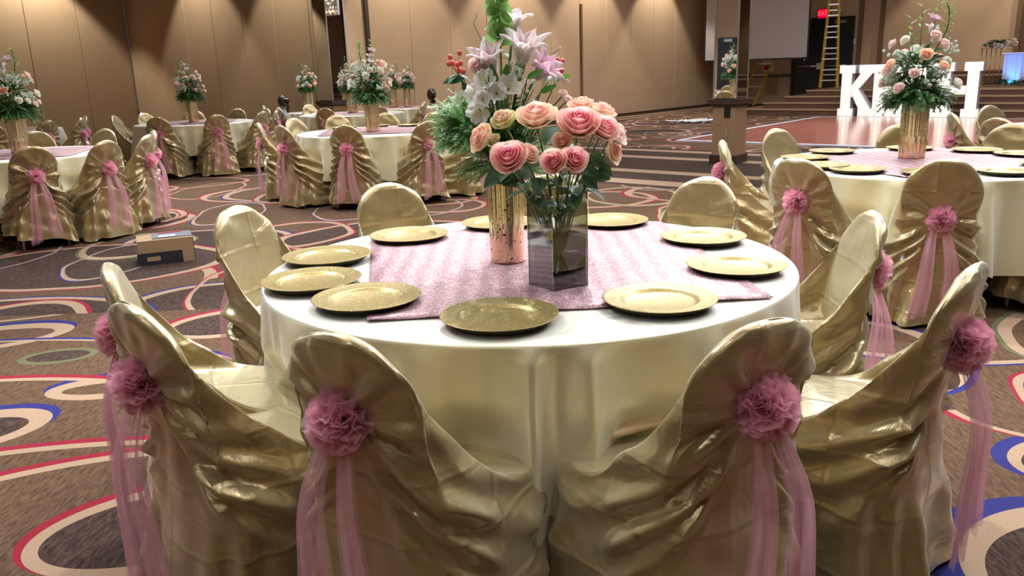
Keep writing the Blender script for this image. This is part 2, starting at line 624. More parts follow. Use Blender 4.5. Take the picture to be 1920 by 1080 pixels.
# ------------------------------------------------------------------ mesh helpers
class MB:
    def __init__(s):
        s.v, s.f, s.c = [], [], []

    def grid(s, pts, wrap=False, col=None):
        """pts: rows x cols of points"""
        b = len(s.v)
        R, C = len(pts), len(pts[0])
        for i in range(R):
            for j in range(C):
                s.v.append(tuple(pts[i][j]))
                s.c.append(tuple(col[i][j]) if col is not None else (1, 1, 1))
        for i in range(R - 1):
            for j in range(C if wrap else C - 1):
                j2 = (j + 1) % C
                s.f.append((b + i * C + j, b + i * C + j2, b + (i + 1) * C + j2, b + (i + 1) * C + j))
        return b

    def box(s, c, d, rz=0.0, col=(1, 1, 1)):
        b = len(s.v)
        cs, sn = math.cos(rz), math.sin(rz)
        for z in (-.5, .5):
            for x, y in ((-.5, -.5), (.5, -.5), (.5, .5), (-.5, .5)):
                X, Y = x * d[0], y * d[1]
                s.v.append((c[0] + X * cs - Y * sn, c[1] + X * sn + Y * cs, c[2] + z * d[2]))
                s.c.append(col)
        for f in ((3, 2, 1, 0), (4, 5, 6, 7), (0, 1, 5, 4), (1, 2, 6, 5), (2, 3, 7, 6), (3, 0, 4, 7)):
            s.f.append(tuple(b + i for i in f))

    def tube(s, path, r, n=8, col=(1, 1, 1), cap=True):
        path = [Vector(p) for p in path]
        rs = r if isinstance(r, (list, tuple)) else [r] * len(path)
        b = len(s.v)
        up = Vector((0, 0, 1))
        for i, p in enumerate(path):
            t = (path[min(i + 1, len(path) - 1)] - path[max(i - 1, 0)])
            if t.length < 1e-9:
                t = Vector((0, 0, 1))
            t.normalize()
            a = t.cross(up)
            if a.length < .05:
                a = t.cross(Vector((1, 0, 0)))
            a.normalize()
            bb = t.cross(a)
            for k in range(n):
                th = 2 * PI * k / n
                q = p + (a * math.cos(th) + bb * math.sin(th)) * rs[i]
                s.v.append(tuple(q))
                s.c.append(col)
        for i in range(len(path) - 1):
            for k in range(n):
                k2 = (k + 1) % n
                s.f.append((b + i * n + k, b + i * n + k2, b + (i + 1) * n + k2, b + (i + 1) * n + k))
        if cap:
            s.f.append(tuple(b + k for k in range(n))[::-1])
            s.f.append(tuple(b + (len(path) - 1) * n + k for k in range(n)))

    def lathe(s, prof, n=48, c=(0, 0, 0), flute=None, col=(1, 1, 1)):
        b = len(s.v)
        for (r, z) in prof:
            for k in range(n):
                th = 2 * PI * k / n
                rr = r * (1 + (flute(th, z) if flute else 0))
                s.v.append((c[0] + rr * math.cos(th), c[1] + rr * math.sin(th), c[2] + z))
                s.c.append(col)
        for i in range(len(prof) - 1):
            for k in range(n):
                k2 = (k + 1) % n
                s.f.append((b + i * n + k, b + i * n + k2, b + (i + 1) * n + k2, b + (i + 1) * n + k))

    def sphere(s, c, r, n=10, m=7, col=(1, 1, 1), sq=(1, 1, 1)):
        pts, cc = [], []
        for i in range(m + 1):
            a = PI * i / m
            pts.append([(c[0] + r * sq[0] * math.sin(a) * math.cos(2 * PI * j / n), c[1] + r * sq[1] * math.sin(a) * math.sin(2 * PI * j / n), c[2] + r * sq[2] * math.cos(a)) for j in range(n)])
            cc.append([col] * n)
        s.grid(pts, True, cc)

    def mesh(s, name, mat, smooth=True):
        me = bpy.data.meshes.new(name)
        me.from_pydata(s.v, [], s.f)
        if smooth:
            me.polygons.foreach_set('use_smooth', [True] * len(me.polygons))
        ca = me.color_attributes.new('Col', 'FLOAT_COLOR', 'POINT')
        arr = np.ones((len(s.v), 4), dtype=np.float32)
        if s.c:
            arr[:, :3] = np.array(s.c, dtype=np.float32).reshape(-1, 3)
        ca.data.foreach_set('color', arr.ravel())
        if mat:
            me.materials.append(mat)
        me.update()
        return me

    def obj(s, name, mat, parent=None, smooth=True):
        return link(name, s.mesh(name, mat, smooth), parent)


def link(name, me, parent=None, loc=None, rot=None):
    o = bpy.data.objects.new(name, me)
    COL.objects.link(o)
    if parent is not None:
        o.parent = parent
    if loc is not None:
        o.location = loc
    if rot is not None:
        o.rotation_euler = rot
    return o


def thing(name, label, cat, loc=(0, 0, 0), rz=0.0, group=None):
    o = bpy.data.objects.new(name, None)
    COL.objects.link(o)
    o.empty_display_size = .1
    o.location = loc
    o.rotation_euler = (0, 0, rz)
    return tag(o, label, cat, group)


def tag(o, label, cat, group=None, kind=None):
    o['label'] = label
    o['category'] = cat
    if group:
        o['group'] = group
    if kind:
        o['kind'] = kind
    return o


def struct(name, mb, mat, parent=None, smooth=False):
    o = mb.obj(name, mat, parent, smooth)
    if parent is None:
        o['kind'] = 'structure'
    return o


# ------------------------------------------------------------------ room shell
fl = MB()
fl.grid([[(x, y, 0) for x in (-30, -10, 10, 35)] for y in (-8, 5, 20, 45)])
struct('floor', fl, M['carpet'])
ce = MB()
ce.grid([[(x, y, CEIL + .8) for x in (-30, 35)] for y in (-8, 45)][::-1])
struct('ceiling', ce, M['ceiling'])


def panel_wall(name, p0, d, nrm, widths, h=CEIL + .8, th=.18, mat=None, pname='panel', z0=0.0, seam=True):
    """a wall of tall panels, each a piece of its own with an open joint between"""
    base = MB()
    tot = sum(widths)
    c = p0 + d * (tot / 2) - nrm * (th / 2 + .02)
    base.box((c.x, c.y, (h + z0) / 2), (tot, th, h - z0), math.atan2(d.y, d.x))
    o = struct(name, base, M['seam'] if seam else (mat or M['wall']))
    t = 0
    cache = {}
    for wd in widths:
        c = p0 + d * (t + wd / 2) - nrm * .01
        key = round(wd, 3)
        if key not in cache:
            mb = MB()
            g = .005
            prof = [(-wd / 2 + g, -.02), (-wd / 2 + g, .012), (-wd / 2 + g + .008, .02), (wd / 2 - g - .008, .02), (wd / 2 - g, .012), (wd / 2 - g, -.02)]
            mb.grid([[(x, -y, z) for (x, y) in prof] for z in (z0 + .02, h)])
            cache[key] = mb.mesh(pname, mat or M['wall'], False)
        link(pname, cache[key], o, (c.x, c.y, 0), (0, 0, math.atan2(d.y, d.x) if nrm.dot(Vector((d.y, -d.x, 0))) > 0 else math.atan2(-d.y, -d.x)))
        t += wd
    return o


panel_wall('wall_center', W0 - WD * .62, WD, WN, [.62] + [1.24, 1.24, 1.24, 1.25, 1.26, 1.27, 1.28, 1.29, 1.30, 1.31, 1.32] + [1.3, 1.2])
panel_wall('wall_left', PA - DA * .05, DA, NA, [.55] + [1.24] * 6 + [.56])
panel_wall('wall_far_left', CN - WD * 12.4, WD, WN, [1.24] * 10)
# dark slot in the folding wall beside the pillar
sl = MB()
c = W0 + WN * .02
sl.box((c.x, c.y, 2.8), (.10, .06, 5.6), UANG)
struct('trim_1', sl, M['column_trim'])
# door pull track on the wall
pl = MB()
c = W0 + WD * 7.55 + WN * .03
pl.box((c.x, c.y, 1.6), (.07, .05, 3.0), UANG)
struct('trim_2', pl, M['seam'])
for i, (p0, d, nrm, ln) in enumerate([(W0 - WD * .6, WD, WN, 16), (PA, DA, NA, 8.5), (CN - WD * 12, WD, WN, 12)]):
    mb = MB()
    c = p0 + d * (ln / 2) + nrm * .025
    mb.box((c.x, c.y, .03), (ln, .02, .06), math.atan2(d.y, d.x))
    struct('baseboard_' + ('center', 'left', 'far_left')[i], mb, M['column_trim'])
# far wall behind the stage
FU = 27.9
pos_v = [-16.5, -14.2, -12.9]


def flat_wall(name, v0, v1, z0, z1, u=FU, mat=None, th=.2):
    mb = MB()
    c = uv(u + th / 2, (v0 + v1) / 2, (z0 + z1) / 2)
    mb.box(c, (abs(v1 - v0), th, z1 - z0), math.atan2(VX[1], VX[0]))
    return struct(name, mb, mat or M['wall'])


flat_wall('wall_back', -17, -11.42, 0, CEIL + .8)
flat_wall('wall_back_center', -11.42, -9.6, 2.70, CEIL + .8)
flat_wall('wall_back_right', -9.6, -5.0, .0, CEIL + .8)
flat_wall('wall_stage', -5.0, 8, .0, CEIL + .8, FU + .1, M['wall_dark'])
for i, v in enumerate((-9.35, -8.7, -5.0)):
    mb = MB()
    c = uv(FU - .03, v, 2.8)
    mb.box(c, (.13, .08, 5.6), math.atan2(VX[1], VX[0]))
    struct('trim_%d' % (i + 3), mb, M['seam'])
# horizontal rail and lower door leaf behind the screen
mb = MB()
mb.box(uv(FU - .02, -12.4, .95), (1.7, .05, .07), math.atan2(VX[1], VX[0]))
struct('trim_6', mb, M['column_trim'])
mb = MB()
for v in (-13.5, -13.25):
    mb.box(uv(FU - .03, v, 2.4), (.09, .06, 4.8), math.atan2(VX[1], VX[0]))
struct('trim_7', mb, M['column_trim'])
mb = MB()
mb.box(uv(FU + .5, -13.75, 1.5), (1.2, .1, 3.0), math.atan2(VX[1], VX[0]))
struct('trim_8', mb, M['screen'])
# walls behind and beside the camera (seen only in the mirrors and as bounce)
mb = MB()
mb.box(uv(-7, -4, CEIL / 2 + .4), (26, .2, CEIL + .8), math.atan2(VX[1], VX[0]))
struct('wall_near', mb, M['wall'])
mb = MB()
mb.box(uv(10, 8, CEIL / 2 + .4), (36, .2, CEIL + .8), UANG)
struct('wall_right', mb, M['wall'])
mb = MB()
mb.box(uv(-1, -17.2, CEIL / 2 + .4), (13, .2, CEIL + .8), UANG)
struct('wall_side', mb, M['wall'])
# vestibule with a dark door at the side of the room, which the near column's mirror shows
vb = Vector((-7.6, 7.5, 0))
vdir = Vector((.91, .40, 0))
vang = math.atan2(vdir.y, vdir.x)
mb = MB()
mb.box((vb.x - vdir.x * .3, vb.y - vdir.y * .3, CEIL / 2), (.3, 2.4, CEIL), vang)
struct('wall_vestibule', mb, M['wall'])
d1 = thing('door_1', 'dark door with steel push bar in the side vestibule', 'door', (vb.x - vdir.x * .13, vb.y - vdir.y * .13, 0), vang)
d1['kind'] = 'structure'
mb = MB(); mb.box((0, 0, 1.05), (.05, .95, 2.1)); mb.obj('door_panel', M['door'], d1, False)
mb = MB(); mb.tube([(.07, -.35, 1.0), (.07, .35, 1.0)], .022); mb.obj('push_bar', M['steel'], d1)
mb = MB(); mb.box((.05, .2, 2.02), (.07, .22, .07)); mb.obj('door_closer', M['steel'], d1, False)
# ------------------------------------------------------------------ double door on the far wall
vd = math.atan2(VX[1], VX[0])
dd = bpy.data.objects.new('door_2', None)
COL.objects.link(dd)
dd.location = uv(FU - .02, -10.52, .0)
dd.rotation_euler = (0, 0, vd)
dd['kind'] = 'structure'
dd['label'] = 'black double door with steel push bars at the back of the stage'
for sx in (-.45, .45):
    mb = MB(); mb.box((sx, 0, 1.43), (.885, .06, 2.50)); mb.obj('door_panel', M['door'], dd, False)
for sx in (-.45, .45):
    mb = MB(); mb.tube([(sx - .36, -.09, 1.22), (sx + .36, -.09, 1.22)], .035); mb.obj('push_bar', M['steel'], dd)
mb = MB(); mb.box((-.05, -.08, 1.22), (.14, .1, .2)); mb.box((.06, -.08, 1.22), (.1, .1, .16)); mb.obj('latch_case', M['steel'], dd, False)
mb = MB(); mb.box((.55, -.06, 2.58), (.34, .09, .10)); mb.obj('door_closer', M['steel'], dd, False)
mb = MB()
for x in (-.94, .94):
    mb.box((x, 0, 1.4), (.09, .12, 2.6))
mb.box((0, 0, 2.70), (1.96, .12, .07))
mb.obj('door_frame', M['black'], dd, False)

# ------------------------------------------------------------------ stage and steps
STG = [  # u0, z, v left
    (22.25, .15, -10.62), (22.72, .30, -10.15), (23.18, .45, -9.72), (23.65, .60, -9.30)]
stage = bpy.data.objects.new('stage', None)
COL.objects.link(stage)
stage['kind'] = 'structure'
stage['label'] = 'brown carpeted stage with steps along its front'
zprev = 0
for i, (u0, z, v0) in enumerate(STG):
    u1 = FU
    mb = MB()
    mb.box(uv((u0 + u1) / 2, (v0 + 7.8) / 2, (zprev + z) / 2), (7.8 - v0, u1 - u0, z - zprev), vd)
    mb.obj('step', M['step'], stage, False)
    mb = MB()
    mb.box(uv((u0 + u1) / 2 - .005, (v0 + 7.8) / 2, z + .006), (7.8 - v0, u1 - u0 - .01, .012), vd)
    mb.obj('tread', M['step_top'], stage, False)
    mb = MB()
    mb.box(uv(u0, (v0 + 7.8) / 2, z - .008), (7.82 - v0, .035, .035), vd)
    mb.obj('nosing', M['nosing'], stage, False)
    zprev = z
for (u0, z, z0, v0) in ((26.2, .88, .6, -6.9), (26.9, 1.0, .88, -6.9)):
    mb = MB()
    mb.box(uv((u0 + FU) / 2, (v0 + 7.8) / 2, (z0 + z) / 2), (7.8 - v0, FU - u0, z - z0), vd)
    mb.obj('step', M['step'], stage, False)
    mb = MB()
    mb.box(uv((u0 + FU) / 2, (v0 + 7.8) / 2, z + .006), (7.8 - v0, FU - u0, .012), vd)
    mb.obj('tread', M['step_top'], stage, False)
    mb = MB()
    mb.box(uv(u0, (v0 + 7.8) / 2, z - .008), (7.82 - v0, .035, .035), vd)
    mb.obj('nosing', M['nosing'], stage, False)


# ------------------------------------------------------------------ dance floor
def dance_mat():
    m, nt, b = new_mat('dance_floor_laminate')
    N, L = nt.nodes, nt.links
    tc = N.new('ShaderNodeTexCoord')
    n = N.new('ShaderNodeTexNoise')
    n.inputs['Scale'].default_value = 3
    n.inputs['Detail'].default_value = 6
    mp = N.new('ShaderNodeMapping')
    mp.inputs['Scale'].default_value = (1, 9, 1)
    L.new(tc.outputs['Object'], mp.inputs[0])
    L.new(mp.outputs[0], n.inputs['Vector'])
    r = N.new('ShaderNodeValToRGB')
    e = r.color_ramp.elements
    e[0].position, e[0].color = .3, (.34, .11, .085, 1)
    e[1].position, e[1].color = .75, (.48, .18, .14, 1)
    L.new(n.outputs['Fac'], r.inputs['Fac'])
    L.new(r.outputs['Color'], b.inputs['Base Color'])
    b.inputs['Roughness'].default_value = .16
    b.inputs['Specular IOR Level'].default_value = .8
    return m


M['dance'] = dance_mat()
M['edge'] = pmat('pale_blue_edge', (.66, .74, .90), .35)
df = bpy.data.objects.new('dance_floor', None)
COL.objects.link(df)
tag(df, 'reddish brown glossy dance floor of square tiles with white metal edge', 'dance floor')
df.location = uv(14.35, -8.0, 0)
df.rotation_euler = (0, 0, vd)
TS = 1.0
tm = MB()
g = .006
tm.box((0, 0, .012), (TS - g, TS - g, .024))
tmesh = tm.mesh('tile', M['dance'], False)
for i in range(9):
    for j in range(7):
        link('tile', tmesh, df, (TS * (i + .5), TS * (j + .5) * 1.0, 0), (0, 0, PI / 2 * ((i + j) % 2)))
for nm, c, d in (('edge_strip', (4.5, -.06, .013), (9.2, .13, .024)), ('edge_strip', (-.06, 3.5, .013), (.10, 7.0, .022)), ('edge_strip', (4.5, 7.05, .013), (9.2, .1, .022))):
    mb = MB(); mb.box(c, d); mb.obj(nm, M['edge'], df, False)
mb = MB()
mb.box((4.5, 3.5, .003), (9.0, 7.0, .005))
mb.obj('underlay', M['column_trim'], df, False)


# ------------------------------------------------------------------ marquee letters
def marquee_mat():
    m, nt, b = new_mat('lit_letter_face')
    b.inputs['Base Color'].default_value = (.85, .84, .80, 1)
    b.inputs['Emission Color'].default_value = (1, .96, .88, 1)
    b.inputs['Emission Strength'].default_value = .38
    return m


M['marquee'] = marquee_mat()
M['bulb'] = pmat('bulb_glow', (1, 1, 1), .3, emit=((1, .93, .78), 2.6))
M['shell'] = pmat('letter_shell', (.62, .62, .70), .5)
LH = 1.27
STROKES = {  # quads of (x,z) in units of letter height
    'K': [[(.05, 0), (.25, 0), (.25, 1), (.05, 1)], [(0, 0), (.31, 0), (.31, .16), (0, .16)], [(0, .84), (.31, .84), (.31, 1), (0, 1)],
          [(.25, .36), (.25, .60), (.46, .9), (.70, .9)], [(.34, .62), (.25, .46), (.44, .10), (.68, .10)], [(.40, 0), (.74, 0), (.74, .16), (.40, .16)], [(.38, .84), (.72, .84), (.72, 1), (.38, 1)]],
    'E': [[(.05, 0), (.25, 0), (.25, 1), (.05, 1)], [(0, 0), (.61, 0), (.61, .16), (0, .16)], [(0, .84), (.60, .84), (.60, 1), (0, 1)], [(.25, .42), (.5, .42), (.5, .58), (.25, .58)]],
    'I': [[(.05, 0), (.25, 0), (.25, 1), (.05, 1)], [(0, 0), (.30, 0), (.30, .16), (0, .16)], [(0, .84), (.30, .84), (.30, 1), (0, 1)]],
    'T': [[(.20, 0), (.40, 0), (.40, 1), (.20, 1)], [(.11, 0), (.49, 0), (.49, .16), (.11, .16)], [(0, .84), (.60, .84), (.60, 1), (0, 1)]],
    'H': [[(.05, 0), (.25, 0), (.25, 1), (.05, 1)], [(.53, 0), (.73, 0), (.73, 1), (.53, 1)], [(0, 0), (.31, 0), (.31, .16), (0, .16)], [(.47, 0), (.78, 0), (.78, .16), (.47, .16)],
          [(0, .84), (.31, .84), (.31, 1), (0, 1)], [(.47, .84), (.78, .84), (.78, 1), (.47, 1)], [(.25, .42), (.53, .42), (.53, .58), (.25, .58)]]}
k0, k1 = uv(22.02, -7.78), uv(22.02, -4.52)
xx = 0.0
letters = 'KEITH'
widths = {'K': .74, 'E': .62, 'I': .30, 'T': .60, 'H': .78}
tot = sum(widths[c] for c in letters) * LH
gap = ((k1 - k0).length - tot) / 4
lm_words = {'K': 'first letter K with straight leg and arm', 'E': 'letter E standing next to the K', 'I': 'narrow letter I behind the flowers', 'T': 'letter T behind the tall flowers', 'H': 'last letter H at the stage end'}
for ch in letters:
    t = thing('marquee_letter', 'white light-up marquee ' + lm_words[ch], 'marquee letter', k0 + Vector((VX[0], VX[1], 0)) * xx, vd, 'light-up letters before the stage')
    # union-like flat strokes: shell pieces stepped a hair in depth so faces never coincide
    sh, face, bulbs = MB(), MB(), MB()
    for q, st in enumerate(STROKES[ch]):
        e = .0015 * q
        b0 = len(sh.v)
        for y in (-.14 - e, .10 + e):
            for (x, z) in st:
                sh.v.append((x * LH, y, z * LH + .001)); sh.c.append((1, 1, 1))
        n4 = 4
        sh.f.append(tuple(b0 + i for i in range(4))[::-1]); sh.f.append(tuple(b0 + 4 + i for i in range(4)))
        for i in range(4):
            sh.f.append((b0 + i, b0 + (i + 1) % 4, b0 + 4 + (i + 1) % 4, b0 + 4 + i))
        # lit face, just proud
        b1 = len(face.v)
        cx = sum(p[0] for p in st) / 4; cz = sum(p[1] for p in st) / 4
        for (x, z) in st:
            face.v.append(((cx + (x - cx) * .97) * LH, -.1415 - e - .003, (cz + (z - cz) * .97) * LH)); face.c.append((1, 1, 1))
        face.f.append((b1, b1 + 1, b1 + 2, b1 + 3))
        # bulbs along the long axis
        a = ((st[0][0] + st[1][0]) / 2, (st[0][1] + st[1][1]) / 2); bq = ((st[2][0] + st[3][0]) / 2, (st[2][1] + st[3][1]) / 2)
        a2 = ((st[0][0] + st[3][0]) / 2, (st[0][1] + st[3][1]) / 2); b2 = ((st[1][0] + st[2][0]) / 2, (st[1][1] + st[2][1]) / 2)
        if math.dist(a, bq) < math.dist(a2, b2):
            a, bq = a2, b2
        nb = max(1, int(math.dist(a, bq) / .125))
        for i in range(nb):
            f_ = (i + .5) / nb
            bulbs.sphere(((a[0] + (bq[0] - a[0]) * f_) * LH, -.165, (a[1] + (bq[1] - a[1]) * f_) * LH), .026, 8, 5)
    sh.obj('letter_shell', M['shell'], t, False)
    face.obj('letter_face', M['marquee'], t, False)
    o = bulbs.obj('bulbs', M['bulb'], t)
    o['kind'] = 'stuff'
    xx += widths[ch] * LH + gap


# ------------------------------------------------------------------ mirrored columns
def column(cxy, size, ledge, label, low_trim):
    t = thing('column', label, 'column', (cxy[0], cxy[1], 0), UANG)
    mb = MB(); mb.box((0, 0, ledge / 2), (size, size, ledge)); mb.obj('column_base', M['column_ply'], t, False)
    mb = MB(); mb.box((0, 0, .06), (size + .05, size + .05, .12)); mb.obj('plinth', M['column_trim'], t, False)
    mb = MB(); mb.box((0, 0, ledge + .03), (size + .12, size + .12, .07)); mb.box((0, 0, ledge - .02), (size + .05, size + .05, .04)); mb.obj('ledge', M['column_trim'], t, False)
    H = CEIL + .7
    mb = MB(); mb.box((0, 0, (ledge + .065 + H) / 2), (size - .02, size - .02, H - ledge - .065)); mb.obj('column_core', M['column_trim'], t, False)
    for sx, sy, rz in ((-1, 0, 0), (0, -1, PI / 2), (1, 0, 0), (0, 1, PI / 2)):
        mb = MB()
        mb.box((0, 0, 0), (.008, size - .03, H - ledge - .08))
        o = mb.obj('mirror_panel', M['mirror'], t, False)
        o.location = (sx * (size / 2 - .004), sy * (size / 2 - .004), (ledge + .075 + H) / 2)
        o.rotation_euler = (0, 0, rz)
    for sx in (-1, 1):
        for sy in (-1, 1):
            mb = MB(); mb.box((sx * (size / 2 - .003), sy * (size / 2 - .003), (ledge + .07 + H) / 2), (.018, .018, H - ledge - .08))
            mb.obj('corner_strip', M['steel'], t, False)
    return t


cA = column((3.28, 12.33), .36, .86, 'square mirrored column with wood base and dark ledge near the dance floor', 1)
mb = MB(); mb.box((-.185, -.05, .74), (.02, .09, .15)); mb.obj('outlet_box', M['black'], cA, False)
mb = MB(); mb.box((-.186, -.05, .44), (.02, .05, .10)); mb.box((-.186, -.05, .36), (.02, .035, .04)); mb.obj('latch', M['steel'], cA, False)
mb = MB(); mb.box((-.184, .09, .62), (.012, .07, .11)); mb.obj('cover_plate', M['column_ply'], cA, False)
cB = column((-3.47, 17.22), .44, .88, 'square mirrored column with dark ledge against the left tan wall', 1)
# crystal sconce added to imitate the chandelier reflected in the far column's mirror
sc = thing('crystal_reflection', 'glittering crystals standing in for a chandelier reflected in the far mirrored column', 'reflection', (-3.30, 16.93, 2.72), UANG)
M['crystal'] = pmat('crystal', (.9, .8, .7), .05, .2, 1, emit=((1, .62, .38), 1.2))
M['crystal2'] = pmat('crystal_clear', (.9, .9, .92), .05, .5, 1)
mb = MB(); mb.box((.02, 0, .25), (.05, .28, .8)); mb.obj('back_plate', M['steel'], sc, False)
r2 = random.Random(3)
for mtl, cnt, nm in ((M['crystal'], 60, 'lit_crystals'), (M['crystal2'], 70, 'crystals')):
    mb = MB()
    for i in range(cnt):
        mb.sphere((-.03 - r2.random() * .06, r2.uniform(-.13, .13), r2.uniform(-.12, .62)), .016, 5, 4, sq=(1, 1, 1.5))
    o = mb.obj(nm, mtl, sc, False); o['kind'] = 'stuff'

# ------------------------------------------------------------------ projection screen
ps = thing('projection_screen', 'large grey-white projection screen hanging behind the mirrored column', 'projection screen', uv(25.0, -11.55, 0), vd)
mb = MB(); mb.box((0, 0, 3.2), (3.32, .012, 3.4)); mb.obj('screen_fabric', M['screen'], ps, False)
mb = MB(); mb.box((0, 0, 1.49), (3.40, .05, .05)); mb.obj('weight_bar', M['black'], ps, False)
for sx in (-1.68, 1.68):
    mb = MB(); mb.box((sx, 0, 3.2), (.05, .014, 3.4)); mb.obj('side_border', M['black'], ps, False)
mb = MB(); mb.box((0, 0, 4.95), (3.7, .18, .18)); mb.obj('screen_housing', M['white'], ps, False)
mb = MB()
for x in (-1.2, 1.6):
    mb.tube([(x, 0, 1.46), (x, 0, 1.40)], .02)
mb.obj('pull_tab', M['steel'], ps)


# ------------------------------------------------------------------ ladders
def ladder(loc, rz, label, h, n, wb, wt, lean, back):
    t = thing('step_ladder', label, 'ladder', loc, rz)
    for sx in (-1, 1):
        mb = MB(); mb.tube([(sx * wb / 2, -lean, 0), (sx * wt / 2, 0, h)], .032, 4); mb.obj('rail', M['yellow'], t, False)
    for i in range(n):
        f = (i + .7) / n
        ww = wb + (wt - wb) * f
        mb = MB(); mb.box((0, -lean * (1 - f), h * f), (ww, .085, .035)); mb.obj('rung', M['steel'], t, False)
    if back:
        for sx in (-1, 1):
            mb = MB(); mb.tube([(sx * wb * .42, back, 0), (sx * wt * .42, .03, h)], .022, 4); mb.obj('rear_rail', M['yellow'], t, False)
        mb = MB()
        for i in range(4):
            f = (i + .6) / 4.5
            mb.box((0, back * (1 - f) + .02, h * f), (wb * .8, .02, .03))
        mb.obj('rear_brace', M['steel'], t, False)
    mb = MB(); mb.box((0, 0, h + .02), (wt + .08, .16, .05)); mb.obj('ladder_cap', M['yellow'], t, False)
    return t


lp = at(1551, 165, 24.9)
lp = Vector((9.62, 25.2, .612))
ladder(lp, vd + .35, 'tall yellow step ladder with white rungs before the black double door', 2.75, 9, .50, .24, .0, .45)
l2 = thing('step_ladder', 'yellow step ladder leaning under the projection screen', 'ladder', uv(26.9, -12.9, 0), vd)
for x0 in (0, .52):
    mb = MB(); mb.tube([(x0, 0, 0), (x0 + .85, .25, 2.2)], .04, 4); mb.obj('rail', M['yellow'], l2, False)
for i in range(6):
    f = (i + .7) / 6
    mb = MB(); mb.box((.26 + .85 * f, .25 * f, 2.2 * f), (.52, .07, .03)); mb.obj('rung', M['steel'], l2, False)
# poster and red tag behind the leaning ladder
M['paper'] = pmat('white_paper', (.72, .72, .78), .7)
M['redp'] = pmat('red_print', (.5, .03, .02), .6)
nt_ = thing('notice', 'white notice with red and brown print on the far wall below the screen', 'notice', uv(FU - .02, -12.35, 0), vd)
mb = MB(); mb.box((0, 0, 1.38), (.42, .01, .62)); mb.obj('sheet', M['paper'], nt_, False)
mb = MB(); mb.box((-.05, -.012, 1.22), (.20, .006, .16)); mb.obj('red_print', M['redp'], nt_, False)
pn = MB(); pn.box((0, 0, .62), (.40, .02, .55))
pn = pn.obj('wall_panel', M['column_ply'], None, False)
pn.location = uv(FU - .02, -12.2, 0); pn.rotation_euler = (0, 0, vd)
tag(pn, 'small brown wooden panel on the far wall below the dark rail', 'panel')

# ------------------------------------------------------------------ exit sign
ex = thing('exit_sign', 'red lit exit sign above the black double door', 'exit sign', uv(FU - .05, -10.52, 2.86), vd)
mb = MB(); mb.box((0, 0, .0), (.40, .06, .30)); mb.obj('sign_box', pmat('sign_box', (.05, .02, .02), .4), ex, False)
cu = bpy.data.curves.new('exit_text', 'FONT')
cu.body = 'EXIT'
cu.size = .19
cu.align_x, cu.align_y = 'CENTER', 'CENTER'
cu.extrude = .006
tmp = bpy.data.objects.new('lettering_curve', cu)
tme = bpy.data.meshes.new_from_object(tmp)
tme.name = 'lettering'
bpy.data.objects.remove(tmp)
tme.materials.clear()
tx = link('lettering', tme, ex)
tx.location = (0, -.040, 0)
tx.rotation_euler = (PI / 2, 0, 0)
tx.data.materials.append(pmat('exit_red', (1, .05, .05), .4, emit=((1, .03, .04), 3.5)))
mb = MB(); mb.box((0, -.031, 0), (.37, .003, .27)); mb.obj('sign_face', pmat('exit_back', (.4, .0, .02), .4, emit=((1, .0, .04), .9)), ex, False)
ths = thing('wall_control', 'small white control plate on the tan wall beside the double door', 'wall control', uv(FU - .03, -9.52, 1.95), vd)
mb = MB(); mb.box((0, 0, 0), (.13, .04, .16)); mb.obj('plate', M['white'], ths, False)
mb = MB(); mb.box((.0, -.025, .01), (.05, .02, .06)); mb.obj('dial', M['steel'], ths, False)

# ------------------------------------------------------------------ navy drape (seen in the column mirror and beside it)
dr = MB()
pts = []
for z in (0.02, 2.4, 4.8):
    pts.append([(x * .02, .05 * math.sin(x * .9) + .02 * math.sin(x * 2.3), z) for x in range(130)])
dr.grid(pts)
dro = dr.obj('drape', M['navy'], None)
dro.location = (11.9, 15.2, 0)
dro.rotation_euler = (0, 0, math.atan2(-.92, .395))
tag(dro, 'long navy blue drape hanging in folds beside the dance floor', 'drape')


# ------------------------------------------------------------------ box on the floor, cable pile
bx = thing('cardboard_box', 'low cardboard shipping box with black printed sides on the carpet', 'box', (-2.86, 6.72, 0), .42)
mb = MB(); mb.box((0, 0, .1), (.42, .30, .2)); mb.obj('box_body', M['cardboard'], bx, False)
mb = MB(); mb.box((-.05, -.152, .05), (.34, .006, .10)); mb.obj('black_print', M['boxblack'], bx, False)
mb = MB(); mb.box((.212, 0, .1), (.006, .28, .19)); mb.obj('black_side', M['boxblack'], bx, False)
mb = MB(); mb.box((.06, .02, .203), (.30, .24, .006)); mb.obj('top_print', pmat('slate_print', (.10, .10, .14), .5), bx, False)
mb = MB(); mb.box((.02, -.05, .209), (.13, .09, .004)); mb.obj('shipping_label', M['tape'], bx, False)
mb = MB(); mb.box((.05, .128, .209), (.18, .025, .004)); mb.obj('red_tape', M['redp'], bx, False)
for cc_, dd2 in (((-.10, -.157, .05), (.10, .004, .035)), ((.217, .02, .10), (.004, .12, .05))):
    mb = MB(); mb.box(cc_, dd2); mb.obj('printed_mark', M['cardboard'], bx, False)
r3 = random.Random(5)
cb = MB()
c0 = Vector((4.75, 21.4, 0))
for k in range(9):
    p, path = Vector((r3.uniform(-.35, .35), r3.uniform(-.2, .2), .02)), []
    a = r3.uniform(0, 6.3)
    for i in range(24):
        a += r3.uniform(-.7, .9)
        p = p + Vector((math.cos(a) * .05, math.sin(a) * .045, 0))
        p.x *= .96; p.y *= .93
        path.append(c0 + Vector((p.x * 1.2, p.y, .015 + .03 * r3.random())))
    cb.tube(path, .022, 5)
tag(cb.obj('cable_heap', pmat('white_cable', (.7, .75, .8), .4), None), 'tangled heap of white cable lying on the carpet by the tan wall', 'cable')

